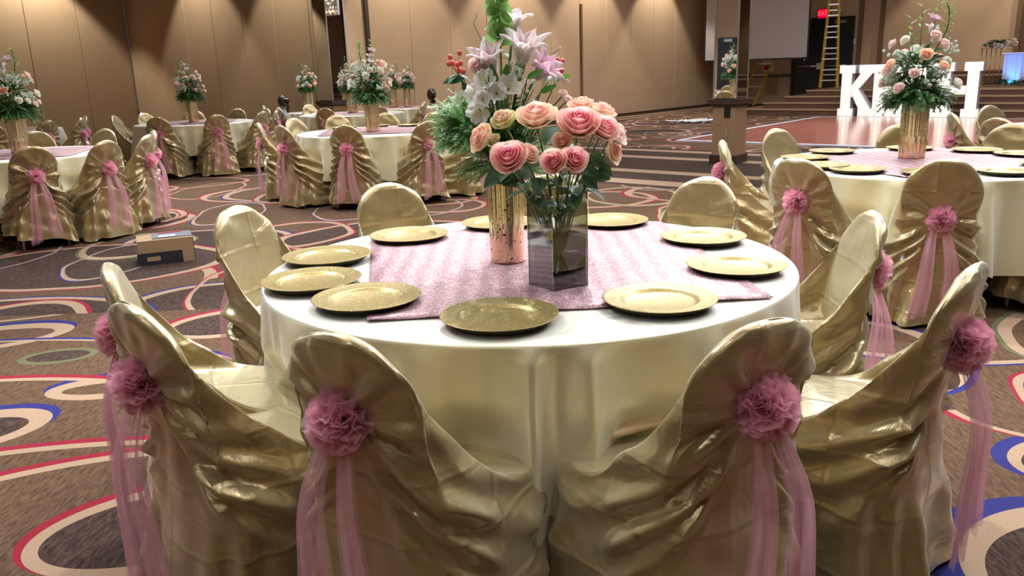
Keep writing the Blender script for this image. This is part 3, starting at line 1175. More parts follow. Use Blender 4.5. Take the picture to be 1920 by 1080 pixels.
# ------------------------------------------------------------------ sweetheart table on the stage
sw = thing('sweetheart_table', 'sweetheart table with white drape lit blue on the stage', 'table', (13.35, 21.95, .613), vd)
pts = []
for z in (0.02, .2, .5, .80):
    pts.append([(x * .03 - .4, -.12 + .025 * math.sin(x * 1.3), z) for x in range(62)])
mb = MB(); mb.grid(pts); mb.obj('skirt', pmat('white_skirt', (.55, .60, .78), .6), sw)
mb = MB(); mb.box((.5, .2, .82), (1.9, .7, .03)); mb.obj('tabletop', M['white'], sw, False)
bl = bpy.data.lights.new('uplight', 'SPOT'); bl.energy = 60; bl.color = (.05, .25, 1); bl.spot_size = 1.6; bl.shadow_soft_size = .05
bo = bpy.data.objects.new('uplight', bl); COL.objects.link(bo)
q = Vector((13.35, 21.95, 0)) + Vector((VX[0], VX[1], 0)) * (-.15) - Vector((UX[0], UX[1], 0)) * .45
bo.location = (q.x, q.y, .70)
q2 = q + Vector((UX[0], UX[1], 0)) * .4
bo.rotation_euler = (Vector((q2.x, q2.y, 1.15)) - bo.location).to_track_quat('-Z', 'Y').to_euler()
gs = thing('flower_stand', 'gold wire flower stand beside the sweetheart table on the stage', 'stand', (12.75, 22.35, .613), vd)
M['brass'] = pmat('brass_wire', (.45, .32, .18), .35, .7)
for i in range(5):
    mb = MB(); mb.tube([(-.22 + i * .11, 0, 0), (-.22 + i * .11, 0, .95)], .012, 6); mb.obj('stand_rod', M['brass'], gs)
mb = MB(); mb.box((0, 0, .01), (.5, .3, .02)); mb.obj('stand_base', M['brass'], gs, False)
mb = MB(); mb.box((0, 0, .96), (.5, .3, .02)); mb.obj('stand_top', M['brass'], gs, False)


# ------------------------------------------------------------------ chair cover
def smooth01(x):
    x = np.clip(x, 0, 1)
    return x * x * (3 - 2 * x)


def cover_mesh(seed, nu=168, nA=66, nB=32, nC=44, lift=0.0, mat=None, folds=1.0, ZTIE=.665):
    R = np.random.RandomState(seed)
    phi = np.linspace(0, 2 * PI, nu, endpoint=False) + PI / nu
    cph, sph = np.cos(phi), np.sin(phi)
    front = sph > 0
    se = lambda c, e: np.sign(c) * np.abs(c) ** e
    deg = np.degrees(phi)
    web = np.exp(-((deg - 12) / 30) ** 2) + np.exp(-((deg - 168) / 30) ** 2) + np.exp(-((deg - 372) / 30) ** 2)
    web = np.clip(web, 0, 1)
    zj = .505 + (.27 + .03 * R.rand()) * web
    yb = lambda z: -.215 - .20 * np.maximum(z - .45, 0)
    rows, mk = [], []          # mk: phase mask for swags
    ZT = .925
    for i in range(nA):
        t = i / (nA - 1)
        z = ZT - (ZT - zj) * (1 - math.cos(t * PI / 2)) if i else np.full(nu, ZT)
        q_ = np.clip((z - (ZT - .23)) / .23, 0, 1)
        wv = .202 * np.sqrt(np.maximum(1 - q_ ** 2, 0)) + .001
        wv = wv + .018 * np.clip((ZT - .23 - z) / .2, 0, 1)
        bt = .027 * np.minimum(1, np.sqrt(np.maximum(ZT - z, 0) / .03)) + .001
        pinch = 1 - .09 * np.exp(-((z - ZTIE + .02) / .09) ** 2)
        x = wv * se(cph, .62) * pinch
        y = yb(z) + bt * se(sph, .8) - .012 * (1 - (x / .22) ** 2) * 0
        # back is gently curved across
        y = y + .03 * (x / .21) ** 2
        rows.append(np.stack([x, y, z], 1))
        mk.append(np.where(front, 0.0, 1.0) + web * .0)
    Bend = rows[-1].copy()
    a_, b_ = .232, .242
    S = np.stack([a_ * se(cph, .5), b_ * se(sph, .5), np.where(front, .452, .452 - .09 * np.clip(-sph, 0, 1) ** 1.3)], 1)
    S[:, 1] -= .02 * np.clip(-sph, 0, 1)
    for i in range(1, nB):
        s = i / (nB - 1)
        s_ = s
        xy = Bend[:, :2] * (1 - s_) + S[:, :2] * s_
        pw = 1.0 + (2.4 - 1.45 * web) * smooth01((sph + .1) / .4)
        z = S[:, 2] + (Bend[:, 2] - S[:, 2]) * (1 - s) ** pw + .012 * np.sin(PI * s) * np.where(front, 1, 0)
        edge = smooth01((s - .9) / .1) * .018 * np.where(front, 1, 0)
        z = z - edge
        rows.append(np.concatenate([xy, z[:, None]], 1))
        mk.append(np.where(front, np.clip(web * 1.3, 0, 1) * smooth01(np.array([s * 3]))[0], 1.0))
    hem = .025 + lift * (.5 + .5 * np.cos(phi * 1 + R.rand() * 6)) ** 2 + .012 * np.sin(phi * 5 + R.rand() * 6)
    hem = np.maximum(hem, .012)
    for i in range(1, nC):
        s = i / (nC - 1)
        z = (S[:, 2] - .018 * front) * (1 - s) + hem * s
        fl_ = .012 * smooth01(np.array([s * 8]))[0] * front + .05 * s ** 1.3
        k = (.012 + .026 * s) * folds
        fold = k * (np.sin(7 * phi + R.rand() * 0 + 1.3 + seed) * .5 + .5 * np.sin(12 * phi + seed * 2.1 + 1.5 * s))
        r = 1 + (fl_ + fold * smooth01(np.array([s * 2]))[0] * .8) / .24
        backness = np.clip(-sph, 0, 1)
        xy = S[:, :2] * r[:, None]
        # the back of the skirt hangs from the leaning back
        rows.append(np.stack([xy[:, 0], xy[:, 1] + .012 * backness * s, z], 1))
        mk.append(np.ones(nu))
    P = np.array(rows)
    MK = np.array(mk)
    # normals on the grid
    du = np.roll(P, -1, 1) - np.roll(P, 1, 1)
    dv = np.gradient(P, axis=0)
    Nn = np.cross(dv, du)
    Nn /= (np.linalg.norm(Nn, axis=2, keepdims=True) + 1e-9)
    cen = np.array([0, 0, .3])
    x, y, z = P[..., 0], P[..., 1], P[..., 2]
    # make normals point outward from a body axis that follows the back
    ax = np.stack([np.zeros_like(x), np.where(z > .5, yb(z), 0.0), z * 0], -1)
    outv = np.stack([x, y - ax[..., 1], np.zeros_like(z) + .02], -1)
    sgn = np.sign((Nn[..., 0] * outv[..., 0] + Nn[..., 1] * outv[..., 1] + Nn[..., 2] * .25))
    med = np.sign(np.median(sgn[10:40]))
    Nn *= (med if med != 0 else 1)
    isb = np.where(np.tile(~front, (P.shape[0], 1)), 1.0, 0.0)
    # soft mask of the back face
    bk = smooth01((-np.tile(sph, (P.shape[0], 1)) + .05) / .25)
    dx, dz = x, z - ZTIE
    rho = np.sqrt(dx ** 2 + dz ** 2)
    al = np.arctan2(dx, dz)
    ph = R.rand(6) * 6
    rad = .55 - np.abs(np.sin(al * 5.5 + ph[0] + .9 * np.sin(al * 2 + ph[1]))) ** .55
    rad2 = np.sin(al * 13 + ph[2]) * .35
    env = np.exp(-((rho - .12) / .085) ** 2) + .8 * np.exp(-((rho - .30) / .20) ** 2) * (dz < .05)
    D = folds * .034 * (rad + rad2 * np.exp(-(rho / .2) ** 2)) * env * bk * (1 - .75 * smooth01((z - (ZT - .15)) / .10))
    D -= .024 * np.exp(-(rho / .05) ** 2) * bk
    # swags that fall from the tie round the seat
    psi = np.abs(np.arctan2(x, -(y + .02)))
    for sgnx in (-1, 1):
        side = smooth01(sgnx * x / .06 + .3)
        drop = .30 + .07 * R.rand()
        zc = ZTIE - .02 - drop * np.minimum(psi / 1.9, 1) ** .75 + .05 * smooth01((psi - 1.9) / 1.2)
        ff = (z - zc) / (.022 + .034 * np.minimum(psi, 1.9))
        g_ = (.5 + .5 * np.cos(2 * PI * (ff * .62 + .08 * np.sin(psi * 3 + ph[3])))) ** 2
        e2 = np.exp(-((ff + 1.1) / 2.3) ** 2) * smooth01(psi / .5) * (1 - .72 * smooth01((psi - 1.5) / .8))
        D += folds * .052 * (g_ - .3) *(1 + .35 * np.sin(psi * 7 + ph[1])) * e2 * side * MK
    # broad crumple
    D += folds * .006 * (np.sin(x * 23 + ph[4] + z * 14) * np.sin(z * 26 + y * 19 + ph[5])) * (.25 + .75 * MK)
    # front face: fabric pulled smooth with a slight sag
    fm = (1 - MK) * (z > .52)
    D += folds * .002 * np.sin(z * 40 + 2 * np.sin(x * 15 + ph[1])) * fm
    for _ in range(2 if nu > 120 else 0):
        D = (D + np.roll(D, 1, 1) + np.roll(D, -1, 1)) / 3
        D[1:-1] = (D[1:-1] + D[2:] + D[:-2]) / 3
    P = P + Nn * D[..., None]
    P[..., 2] = np.maximum(P[..., 2], .006)
    nr = P.shape[0]
    V = P.reshape(-1, 3)
    top = P[0].mean(0)
    faces = []
    idx = np.arange(nr * nu).reshape(nr, nu)
    a0 = idx[:-1].ravel(); a1 = np.roll(idx, -1, 1)[:-1].ravel()
    b1_ = np.roll(idx, -1, 1)[1:].ravel(); b0_ = idx[1:].ravel()
    faces = np.stack([a0, b0_, b1_, a1], 1).tolist()
    V = np.vstack([V, top])
    tci = len(V) - 1
    faces += [(tci, i, (i + 1) % nu) for i in range(nu)]
    me = bpy.data.meshes.new('chair_cover')
    me.from_pydata(V.tolist(), [], faces)
    me.polygons.foreach_set('use_smooth', [True] * len(me.polygons))
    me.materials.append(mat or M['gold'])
    me.update()
    return me


HI = [cover_mesh(11 + k, lift=l, ZTIE=zt) for k, (l, zt) in enumerate(((.02, .72), (.05, .70), (.02, .70), (.10, .70), (.03, .72), (.08, .71)))]
HI.append(cover_mesh(19, lift=.03, ZTIE=.60, folds=1.2))
HI.append(cover_mesh(20, lift=.03, ZTIE=.68, folds=1.1))
ZT_ = [.72, .70, .70, .70, .72, .71, .60, .68]
LO = [cover_mesh(31 + k, 100, 42, 18, 28, lift=l, mat=M['gold_far'], folds=1.25) for k, l in enumerate((.02, .05, .12))]


def puff_mesh(seed, n=120, R=.078, res=(5, 7)):
    r = random.Random(seed)
    mb = MB()
    for k in range(n):
        th = 2 * PI * k / n * 7.13 + r.uniform(-.3, .3)
        el = r.uniform(-.15, 1.25)           # towards -y
        d = Vector((math.cos(th) * math.cos(el), -math.sin(el), math.sin(th) * math.cos(el)))
        side = d.cross(Vector((r.uniform(-1, 1), r.uniform(-1, 1), r.uniform(-1, 1)))).normalized()
        nn = d.cross(side)
        L_ = R * r.uniform(.75, 1.12)
        wd = R * r.uniform(.28, .55)
        ph = r.uniform(0, 6)
        pts = []
        for i in range(res[0]):
            v = i / (res[0] - 1)
            row = []
            for j in range(res[1]):
                u = j / (res[1] - 1) * 2 - 1
                ww = wd * (.08 + .92 * v ** .8)
                rf = .010 * math.sin(u * 6 + ph) * v + .004 * math.sin(u * 17 + ph * 2) * v
                q = d * (L_ * v * (1 - .12 * u * u)) + side * (u * ww) + nn * (rf + .02 * u * u * v)
                row.append(q)
            pts.append(row)
        mb.grid(pts)
    return mb.mesh('tulle_flower', M['pink'])


def band_mesh(seed, L_=.56, side=1, w1=.085):
    r = random.Random(seed)
    ph = r.uniform(0, 6)
    mb = MB()
    for layer in range(2):
        pts = []
        for i in range(15):
            v = i / 14
            row = []
            for j in range(9):
                u = j / 8 * 2 - 1
                wd = .014 + (w1 / 2 - .010 - .008 * layer) * v ** .7
                x = side * (.016 + .070 * v ** .85) + u * wd
                y = -.02 - .075 * math.sin(min(v * 2.2, 1) * PI / 2) + .012 * math.sin(u * 5 + ph + layer * 2) * (.3 + v) - .012 * layer + .02 * v
                z = -L_ * v * (1 - .03 * u) - layer * .02 * v
                row.append((x + .008 * math.sin(v * 6 + ph), y, z))
            pts.append(row)
        mb.grid(pts)
    return mb.mesh('tulle_streamer', M['pinkband'])


PUFF = [puff_mesh(1), puff_mesh(2), puff_mesh(3)]
PUFF_LO = [puff_mesh(5, 60, .082, (3, 4)), puff_mesh(6, 60, .077, (3, 4))]
BAND = [[band_mesh(10 + k, .50 + .03 * k, -1, .10), band_mesh(20 + k, .54 - .02 * k, 1, .10)] for k in range(3)]
lg = MB()
lg.tube([(0, 0, .40), (.0, 0, .0)], [.011, .010], 8)
LEG = lg.mesh('leg', M['metal_white'])
st = MB()
st.box((0, 0, .425), (.38, .38, .03))
SEAT = st.mesh('seat', M['wood_ply'], False)
kn = MB()
for k in range(3):
    pts = []
    for i in range(22):
        a = 2 * PI * i / 21
        pts.append([(math.cos(a) * (.022 + .004 * k) + .006 * math.cos(b2_), math.sin(a + k) * .007 - .01 + .008 * math.sin(b2_), math.sin(a) * (.020) + .006 * math.cos(b2_)) for b2_ in [2 * PI * j / 8 for j in range(8)]])
    kn.grid(pts, True)
KNOT = kn.mesh('satin_knot', M['gold'])

chair_n = [0]


def chair(cx, cy, ang, r, label, group, hi=None, turn=0.0, scale=1.0, knot=False, legs=True, tie=True, z=0):
    """a covered chair at angle ang (degrees) about a table centre, its back at radius r"""
    a = math.radians(ang)
    i = chair_n[0]
    chair_n[0] += 1
    rc = r - .25
    t = thing('banquet_chair', label, 'chair', (cx + rc * math.cos(a), cy + rc * math.sin(a), z), a + PI / 2 + math.radians(turn), group)
    t.scale = (scale, scale, scale)
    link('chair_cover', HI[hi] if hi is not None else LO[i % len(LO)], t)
    if legs:
        for sx in (-1, 1):
            link('leg', LEG, t, (sx * .185, .19, 0), (math.radians(-3), math.radians(-4 * sx), 0))
            link('leg', LEG, t, (sx * .185, -.20, 0), (math.radians(3), math.radians(-4 * sx), 0))
        if hi is not None:
            link('seat', SEAT, t)
    if tie:
        zt = ZT_[hi] if hi is not None else .665
        ty = -.215 - .20 * (zt - .45) - .012
        pm = PUFF[i % 3] if hi is not None else PUFF_LO[i % 2]
        link('tulle_flower', pm, t, (0.0, ty - .012, zt + .003), (0, rnd.uniform(-.5, .5), 0))
        bb = BAND[i % 3]
        link('tulle_streamer', bb[0], t, (-.004, ty + .004, zt - .015))
        link('tulle_streamer', bb[1], t, (.004, ty + .004, zt - .015))
        if knot:
            link('satin_knot', KNOT, t, (.0, ty + .004, zt))
    return t


# ------------------------------------------------------------------ tables, cloths, runners
def table(cx, cy, R, label):
    t = thing('banquet_table', label, 'table', (cx, cy, 0))
    mb = MB()
    mb.lathe([(0.001, .735), (R - .01, .735), (R, .742), (R, .757), (R - .005, .76), (0.001, .76)], 64)
    mb.obj('tabletop', M['wood_ply'], t, False)
    for sx, sy in ((-1, -1), (1, -1), (1, 1), (-1, 1)):
        mb = MB(); mb.tube([(sx * R * .45, sy * R * .45, .735), (sx * R * .5, sy * R * .5, 0)], .014, 8)
        mb.obj('leg', M['metal_white'], t)
    return t


def cloth(cx, cy, R, label, angs, hem=.20, seed=1, n=300, group=None, special=None, mat=None, rin=.07, bulge=None):
    rs = np.random.RandomState(seed)
    ph = rs.rand(6) * 6
    th = np.linspace(0, 2 * PI, n, endpoint=False)
    rows = []
    for r in (.001, .25, .5, .75, .92):
        rows.append(np.stack([R * r * np.cos(th), R * r * np.sin(th), np.full(n, .766) + .0008 * np.sin(th * 9 + r * 20)], 1))
    e = .012
    for a in (0, 30, 60, 90):
        a = math.radians(a)
        rr = R + .003 + e * math.sin(a) - e + .008
        rows.append(np.stack([rr * np.cos(th), rr * np.sin(th), np.full(n, .766 - e * (1 - math.cos(a)))], 1))
    near = np.zeros(n)
    for a in angs:
        d = np.angle(np.exp(1j * (th - math.radians(a))))
        near = np.maximum(near, np.exp(-(d / .22) ** 4))
    m = 30
    fold = .5 * np.sin(14 * th + ph[0] + .8 * np.sin(3 * th + ph[1])) + .5 * np.sin(23 * th + ph[2] + .6 * np.sin(5 * th + ph[3]))
    fold = np.sign(fold) * np.abs(fold) ** .8
    hemz = hem + .05 * np.sin(4 * th + ph[4]) ** 2 + .03 * np.sin(9 * th + ph[5])
    if special:
        for (a, wdt, dz) in special:
            d = np.angle(np.exp(1j * (th - math.radians(a))))
            hemz = hemz + dz * np.exp(-(d / wdt) ** 2)
    for i in range(1, m):
        s = i / (m - 1)
        z = (.766 - e) * (1 - s) + hemz * s
        amp = .005 + .070 * s ** .8
        out = .02 * s
        rr = R + .011 + out + fold * amp * (1 - .35 * near) - near * rin * smooth01(np.array([(s - .25) / .3]))[0] + (1 - near) * .035 * smooth01(np.array([s]))[0]
        for (a, wdt, am) in (bulge or []):
            d = np.angle(np.exp(1j * (th - math.radians(a))))
            rr = rr + am * np.exp(-(d / wdt) ** 2) * (.25 + .75 * s)
        rows.append(np.stack([rr * np.cos(th + .02 * s * fold), rr * np.sin(th + .02 * s * fold), z], 1))
    P = np.array(rows)
    nr = P.shape[0]
    idx = np.arange(nr * n).reshape(nr, n)
    a0 = idx[:-1].ravel(); a1 = np.roll(idx, -1, 1)[:-1].ravel(); b1_ = np.roll(idx, -1, 1)[1:].ravel(); b0_ = idx[1:].ravel()
    me = bpy.data.meshes.new('tablecloth')
    me.from_pydata(P.reshape(-1, 3).tolist(), [], np.stack([a0, b0_, b1_, a1], 1).tolist())
    me.polygons.foreach_set('use_smooth', [True] * len(me.polygons))
    me.materials.append(mat or M['cloth'])
    o = link('tablecloth', me, None, (cx, cy, 0))
    tag(o, label, 'tablecloth', group)
    return o


def runner(cx, cy, quad, label, group='pink sequin overlays'):
    """quad: four corners in order, relative to the table centre"""
    n, m = 24, 24
    q = [Vector((a, b, 0)) for a, b in quad]
    rows = []
    for i in range(n + 1):
        u = i / n
        row = []
        for j in range(m + 1):
            v = j / m
            p = (q[0] * (1 - v) + q[1] * v) * (1 - u) + (q[3] * (1 - v) + q[2] * v) * u
            ed = min(u, 1 - u, v, 1 - v)
            p.x += .006 * math.sin(v * 13) * (ed < .001) + .0
            p.z = .7705 + .0012 * math.sin(p.x * 26 + .8 * math.sin(p.y * 5)) + .0012 + (.0015 * math.sin(p.y * 40 + p.x * 33) if ed < .02 else 0)
            row.append(p)
        rows.append(row)
    mb = MB(); mb.grid(rows)
    # hem thickness
    o = mb.obj('table_runner', M['runner'], None)
    so = o.modifiers.new('thickness', 'SOLIDIFY'); so.thickness = .0022; so.offset = 1
    o.location = (cx, cy, 0)
    tag(o, label, 'table runner', group)
    return o


# charger plate
pm = MB()
pm.lathe([(.001, .006), (.098, .006), (.104, .008), (.110, .0145), (.116, .0165), (.125, .0165), (.158, .0205), (.163, .0215), (.165, .0205), (.163, .0185), (.150, .012), (.140, .0015), (.135, .0), (.001, .0)], 72)
PLATE = pm.mesh('charger_plate', M['gold_plate'])
PLATE.materials.append(M['under_shadow'])  # black shadow beneath the plate, painted on its underside
for f_ in PLATE.polygons:
    if f_.index >= 9 * 72:
        f_.material_index = 1


def plate(x, y, label, group, z=.7675, tilt=(0, 0)):
    o = link('charger_plate', PLATE, None, (x, y, z), (tilt[0], tilt[1], rnd.uniform(0, 6)))
    return tag(o, label, 'charger plate', group)


# ================================================================== T1
C1 = (.06, 2.895)
table(C1[0], C1[1], .905, 'round banquet table under the ivory cloth with rose vase')
T1 = [  # angle, radius, mesh, turn, label, knot
    (-71.5, 1.29, 0, 10, 'gold satin chair in front of the rose table, seen from behind, right of the middle', False),
    (-36, 1.36, 3, -6, 'gold satin chair in profile with pink flower turned to the right edge', True),
    (-4, 1.15, 4, 0, 'gold satin chair at the right of the rose table, smooth front showing', False),
    (48, 1.25, 1, 0, 'gold satin chair back half seen behind the far right charger plates', False),
    (83, 1.27, 2, 0, 'gold satin chair hidden behind the vases on the rose table', False),
    (120, 1.25, 5, 0, 'wrinkled pale gold chair back beyond the far left charger plate', False),
    (156, 1.27, 1, 0, 'tall creased gold chair beside the left plates of the rose table', False),
    (-158, 1.30, 2, 0, 'gold satin chair at the left, partly behind the front left chair', False),
    (-137, 1.33, 5, 4, 'gold satin chair at front left with pink flower and gold knot', True),
    (-106, 1.28, 4, -15, 'gold satin chair in front of the rose table, left of its middle, round pink flower', False)]
for (a, r, hi, tn, lb, kn_) in T1:
    chair(C1[0], C1[1], a, r, lb, 'chairs around the rose table', hi, tn, 1.0, kn_)
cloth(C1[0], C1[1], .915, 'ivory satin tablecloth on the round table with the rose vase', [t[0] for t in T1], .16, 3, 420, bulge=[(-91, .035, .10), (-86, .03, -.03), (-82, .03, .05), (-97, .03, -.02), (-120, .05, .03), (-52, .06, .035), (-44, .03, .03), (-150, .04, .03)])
runner(C1[0], C1[1], [(-.47, -.68), (.70, -.58), (.60, .68), (-.66, .62)], 'pink sequin overlay under the rose vase')
PL = [(-.422, 3.383, 'charger plate at the far left of the rose table, before the wrinkled chair'), (-.690, 3.027, 'charger plate at the left of the rose table, upper of the left pair'),
      (-.663, 2.655, 'charger plate overhanging the left edge of the rose table'), (-.441, 2.409, 'charger plate at front left of the rose table'),
      (-.038, 2.183, 'front charger plate of the rose table, flower shadow across it'), (.425, 2.289, 'charger plate at front right, near the glass vase corner'),
      (.751, 2.672, 'charger plate at the right of the rose table, on the overlay corner'), (.751, 3.153, 'charger plate at the right, next farther one behind it'),
      (.44, 3.563, 'charger plate behind the glass vase at the far right'), (-.05, 3.60, 'charger plate behind the gold vase of the rose table')]
for (x, y, lb) in PL:
    plate(x, y, 'gold glitter ' + lb, 'gold charger plates on the rose table', .7725 if abs(x) < .8 and y > 2.28 else .771)
# rolled satin hem lying on the chair seat
mb = MB()
pts = []
for i in range(30):
    u = i / 29
    row = []
    for j in range(14):
        a = 2 * PI * j / 13 * .93
        r_ = .030 + .006 * math.sin(u * 7)
        row.append((-.19 + .38 * u, math.cos(a) * r_ * 1.5 + .02 * math.sin(u * 4), .022 + math.sin(a) * r_ * .8))
    pts.append(row)
mb.grid(pts)
sh_ = mb.obj('satin_hem', satin('peach_satin', (.74, .55, .36), (.85, .72, .55), .2, .3, False, .1), None)
sh_.location = (.37, 2.09, .472)
sh_.rotation_euler = (0, 0, .30)
tag(sh_, 'rolled peach satin hem of the underlay lying on the chair seat under the tablecloth', 'hemline')


# ------------------------------------------------------------------ vases
def gold_vase(loc, label, group, r=.058, h=.36):
    mb = MB()
    prof = [(.001, 0), (r * .9, 0), (r * .97, .004)]
    for i in range(26):
        prof.append((r, .008 + (h - .012) * i / 25))
    prof += [(r * .97, h), (r * .92, h - .003), (r * .90, h - .1), (.001, h - .1)]
    fl_ = lambda th, z: (.045 * (abs(math.sin(th * 7)) - .4) if z > .125 else .0) * min(1, max(0, (z - .12) / .03))
    mb.lathe(prof, 112, flute=fl_)
    o = mb.obj('gold_vase', M['vase'], None)
    o.location = loc
    return tag(o, label, 'vase', group)


gold_vase((-.012, 2.90, .7735), 'tall fluted gold mercury glass vase behind the square glass vase', 'gold vases', .062, .33)

gv = thing('glass_vase', 'square clear glass vase half filled with dark water on the rose table', 'vase', (.148, 2.545, .7735), math.radians(32))
GW, GH = .135, .295
M['glass'] = thin_glass('clear_glass', (.84, .86, .84), .012)
M['glass_edge'] = pmat('glass_edge', (.45, .50, .48), .1, 0, .8)
mb = MB()
for sx, sy in ((1, 0), (-1, 0), (0, 1), (0, -1)):
    if sx:
        mb.box((sx * (GW / 2 - .0015), 0, GH / 2), (.003, GW - .007, GH))
    else:
        mb.box((0, sy * (GW / 2 - .0015), GH / 2), (GW, .003, GH))
mb.obj('vase_wall', M['glass'], gv, False)
mb = MB(); mb.box((0, 0, .008), (GW - .008, GW - .008, .014)); mb.obj('vase_bottom', thin_glass('glass_bottom', (.6, .65, .65), .1), gv, False)
mb = MB()
for sx, sy in ((1, 1), (-1, 1), (-1, -1), (1, -1)):
    mb.box((sx * (GW / 2 - .0012), sy * (GW / 2 - .0012), GH / 2), (.0032, .0032, GH))
mb.box((0, GW / 2 - .002, GH), (GW, .004, .003)); mb.box((0, -GW / 2 + .002, GH), (GW, .004, .003)); mb.box((GW / 2 - .002, 0, GH), (.004, GW, .003)); mb.box((-GW / 2 + .002, 0, GH), (.004, GW, .003))
mb.obj('vase_rim', thin_glass('glass_rim', (.55, .60, .58), .35), gv, False)
mb = MB(); mb.box((0, 0, .016 + .075), (GW - .010, GW - .010, .15)); mb.obj('water', thin_glass('vase_water', (.42, .40, .44), .01), gv, False)


# ------------------------------------------------------------------ flowers
def lerp(a, b, t):
    return tuple(a[i] * (1 - t) + b[i] * t for i in range(3))


def rose_mesh(seed, R=1.0, inner=(.85, .16, .28), outer=(.90, .62, .42), green=0.25, openf=1.0):
    r = random.Random(seed)
    mb = MB()
    layers = [(3, .13, 1.0, 0.01), (4, .23, 1.04, .02), (4, .35, 1.02, .05), (5, .50, .96, .10), (5, .68, .86, .22), (5, .84, .72, .42)]
    for li, (n, rad, h, curl) in enumerate(layers):
        off = r.uniform(0, 6)
        tl = li / 5
        for k in range(n):
            th0 = off + 2 * PI * k / n + r.uniform(-.1, .1)
            wd = PI / n * 1.45
            hk = h * r.uniform(.94, 1.05)
            pts, cc = [], []
            for i in range(7):
                v = i / 6
                row, cr_ = [], []
                for j in range(7):
                    u = j / 6 * 2 - 1
                    th = th0 + u * wd
                    edge = 1 - .22 * u * u * v
                    rr = rad * openf * (.18 + .82 * math.sin(min(1, v * 1.15) * PI / 2)) + curl * .55 * max(0, v - .62) ** 1.3 * 2.2 * (1 - .3 * u * u)
                    rr *= (1 + .06 * math.sin(u * 3 + th0 * 3))
                    z = hk * v * edge - curl * .5 * max(0, v - .75) ** 1.2 + .02 * math.sin(u * 6 + th0) * v - (.12 * tl)
                    row.append((rr * math.cos(th) * R, rr * math.sin(th) * R, (z) * R))
                    base = lerp(inner, outer, tl ** 1.1)
                    base = lerp(base, (1, .92, .80), max(0, v - .82) * 3.4)
                    if li >= 4:
                        base = lerp(base, (.62, .70, .25), green * (max(0, .9 - v)) * (.6 + .4 * abs(u)))
                    cr_.append(base)
                pts.append(row); cc.append(cr_)
            mb.grid(pts, False, cc)
    # closed heart of the bud
    mb.sphere((0, 0, .5 * R), .12 * R, 8, 6, inner, (1, 1, 3.4))
    return mb.mesh('bloom', M['petal'])


def leaf_pts(mb, base, d, up, L_, W_, col, bend=.3, n=5, fold=.25):
    d = Vector(d).normalized()
    up = Vector(up)
    s = d.cross(up)
    if s.length < 1e-3:
        s = d.cross(Vector((1, 0, 0)))
    s.normalize()
    nn = s.cross(d).normalized()
    pts, cc = [], []
    for i in range(n + 1):
        v = i / n
        wv = W_ * math.sin(PI * min(1, v ** .8 * .97 + .015)) ** .8 * .5
        c = Vector(base) + d * (L_ * v) - nn * (bend * L_ * v * v)
        row = [c - s * wv + nn * wv * fold, c - s * wv * .5 + nn * wv * fold * .4, c, c + s * wv * .5 + nn * wv * fold * .4, c + s * wv + nn * wv * fold]
        pts.append(row)
        cc.append([lerp(col, (.2, .35, .1), .15 * (k != 2)) for k in range(5)])
    mb.grid(pts, False, cc)


PINKC, PEACH, CREAM = (1.0, .24, .42), (.90, .42, .28), (.93, .74, .50)
RB = {'pink': [rose_mesh(1, 1, PINKC, (1, .64, .58)), rose_mesh(2, 1, (1, .28, .42), (1, .68, .60))],
      'peach': [rose_mesh(3, 1, (1, .40, .32), (1, .78, .58), .5), rose_mesh(4, 1, (1, .44, .40), (1, .78, .60), .45)],
      'green': [rose_mesh(5, 1, (.90, .48, .34), (.80, .74, .38), .7, .8)],
      'white': [rose_mesh(6, 1, (.88, .82, .66), (.92, .92, .86), .1)],
      'blush': [rose_mesh(7, 1, (.93, .58, .60), (.95, .80, .76), .1)]}
SEPAL = None
mb = MB()
for k in range(5):
    a = 2 * PI * k / 5
    leaf_pts(mb, (0, 0, -.12), (math.cos(a), math.sin(a), .25), (0, 0, 1), .8, .34, (.16, .26, .07), -.25)
mb.sphere((0, 0, -.15), .16, 8, 5, (.16, .26, .07))
SEPAL = mb.mesh('sepals', M['leaf'])


def quad_to(v):
    return Vector(v).to_track_quat('Z', 'Y').to_euler()


def rose(p, R, kind, face, label, root, group, leaves=2, seed=0):
    """p: bloom centre in the world; the thing's origin is at the stem foot"""
    r = random.Random(seed)
    t = thing('rose', label, 'rose', root, 0, group)
    q = Vector(p) - Vector(root)
    face = Vector(face).normalized()
    ms = RB[kind]
    o = link('bloom', ms[seed % len(ms)], t, q - face * R * .3, quad_to(face))
    o.scale = (R, R, R)
    o = link('sepals', SEPAL, t, q - face * R * .32, quad_to(face)); o.scale = (R, R, R)
    st_ = q - face * R * .5
    mid = st_ * .5 + Vector((0, 0, .02)) + Vector((st_.x * -.12, st_.y * -.12, 0))
    path = []
    for i in range(9):
        u = i / 8
        path.append(mid * (2 * u * (1 - u)) + st_ * (u * u))
    mb = MB(); mb.tube(path, [.0032] * 9, 6)
    mb.obj('stem', M['stem'], t)
    for k in range(leaves):
        u = r.uniform(.55, .88)
        b = mid * (2 * u * (1 - u)) + st_ * (u * u)
        a = r.uniform(0, 6.3)
        mb = MB()
        leaf_pts(mb, b, (math.cos(a), math.sin(a), r.uniform(-.2, .4)), (0, 0, 1), r.uniform(.055, .085), r.uniform(.035, .05), (.030, .075, .028), .35)
        mb.obj('leaf', M['leaf'], t)
    return t


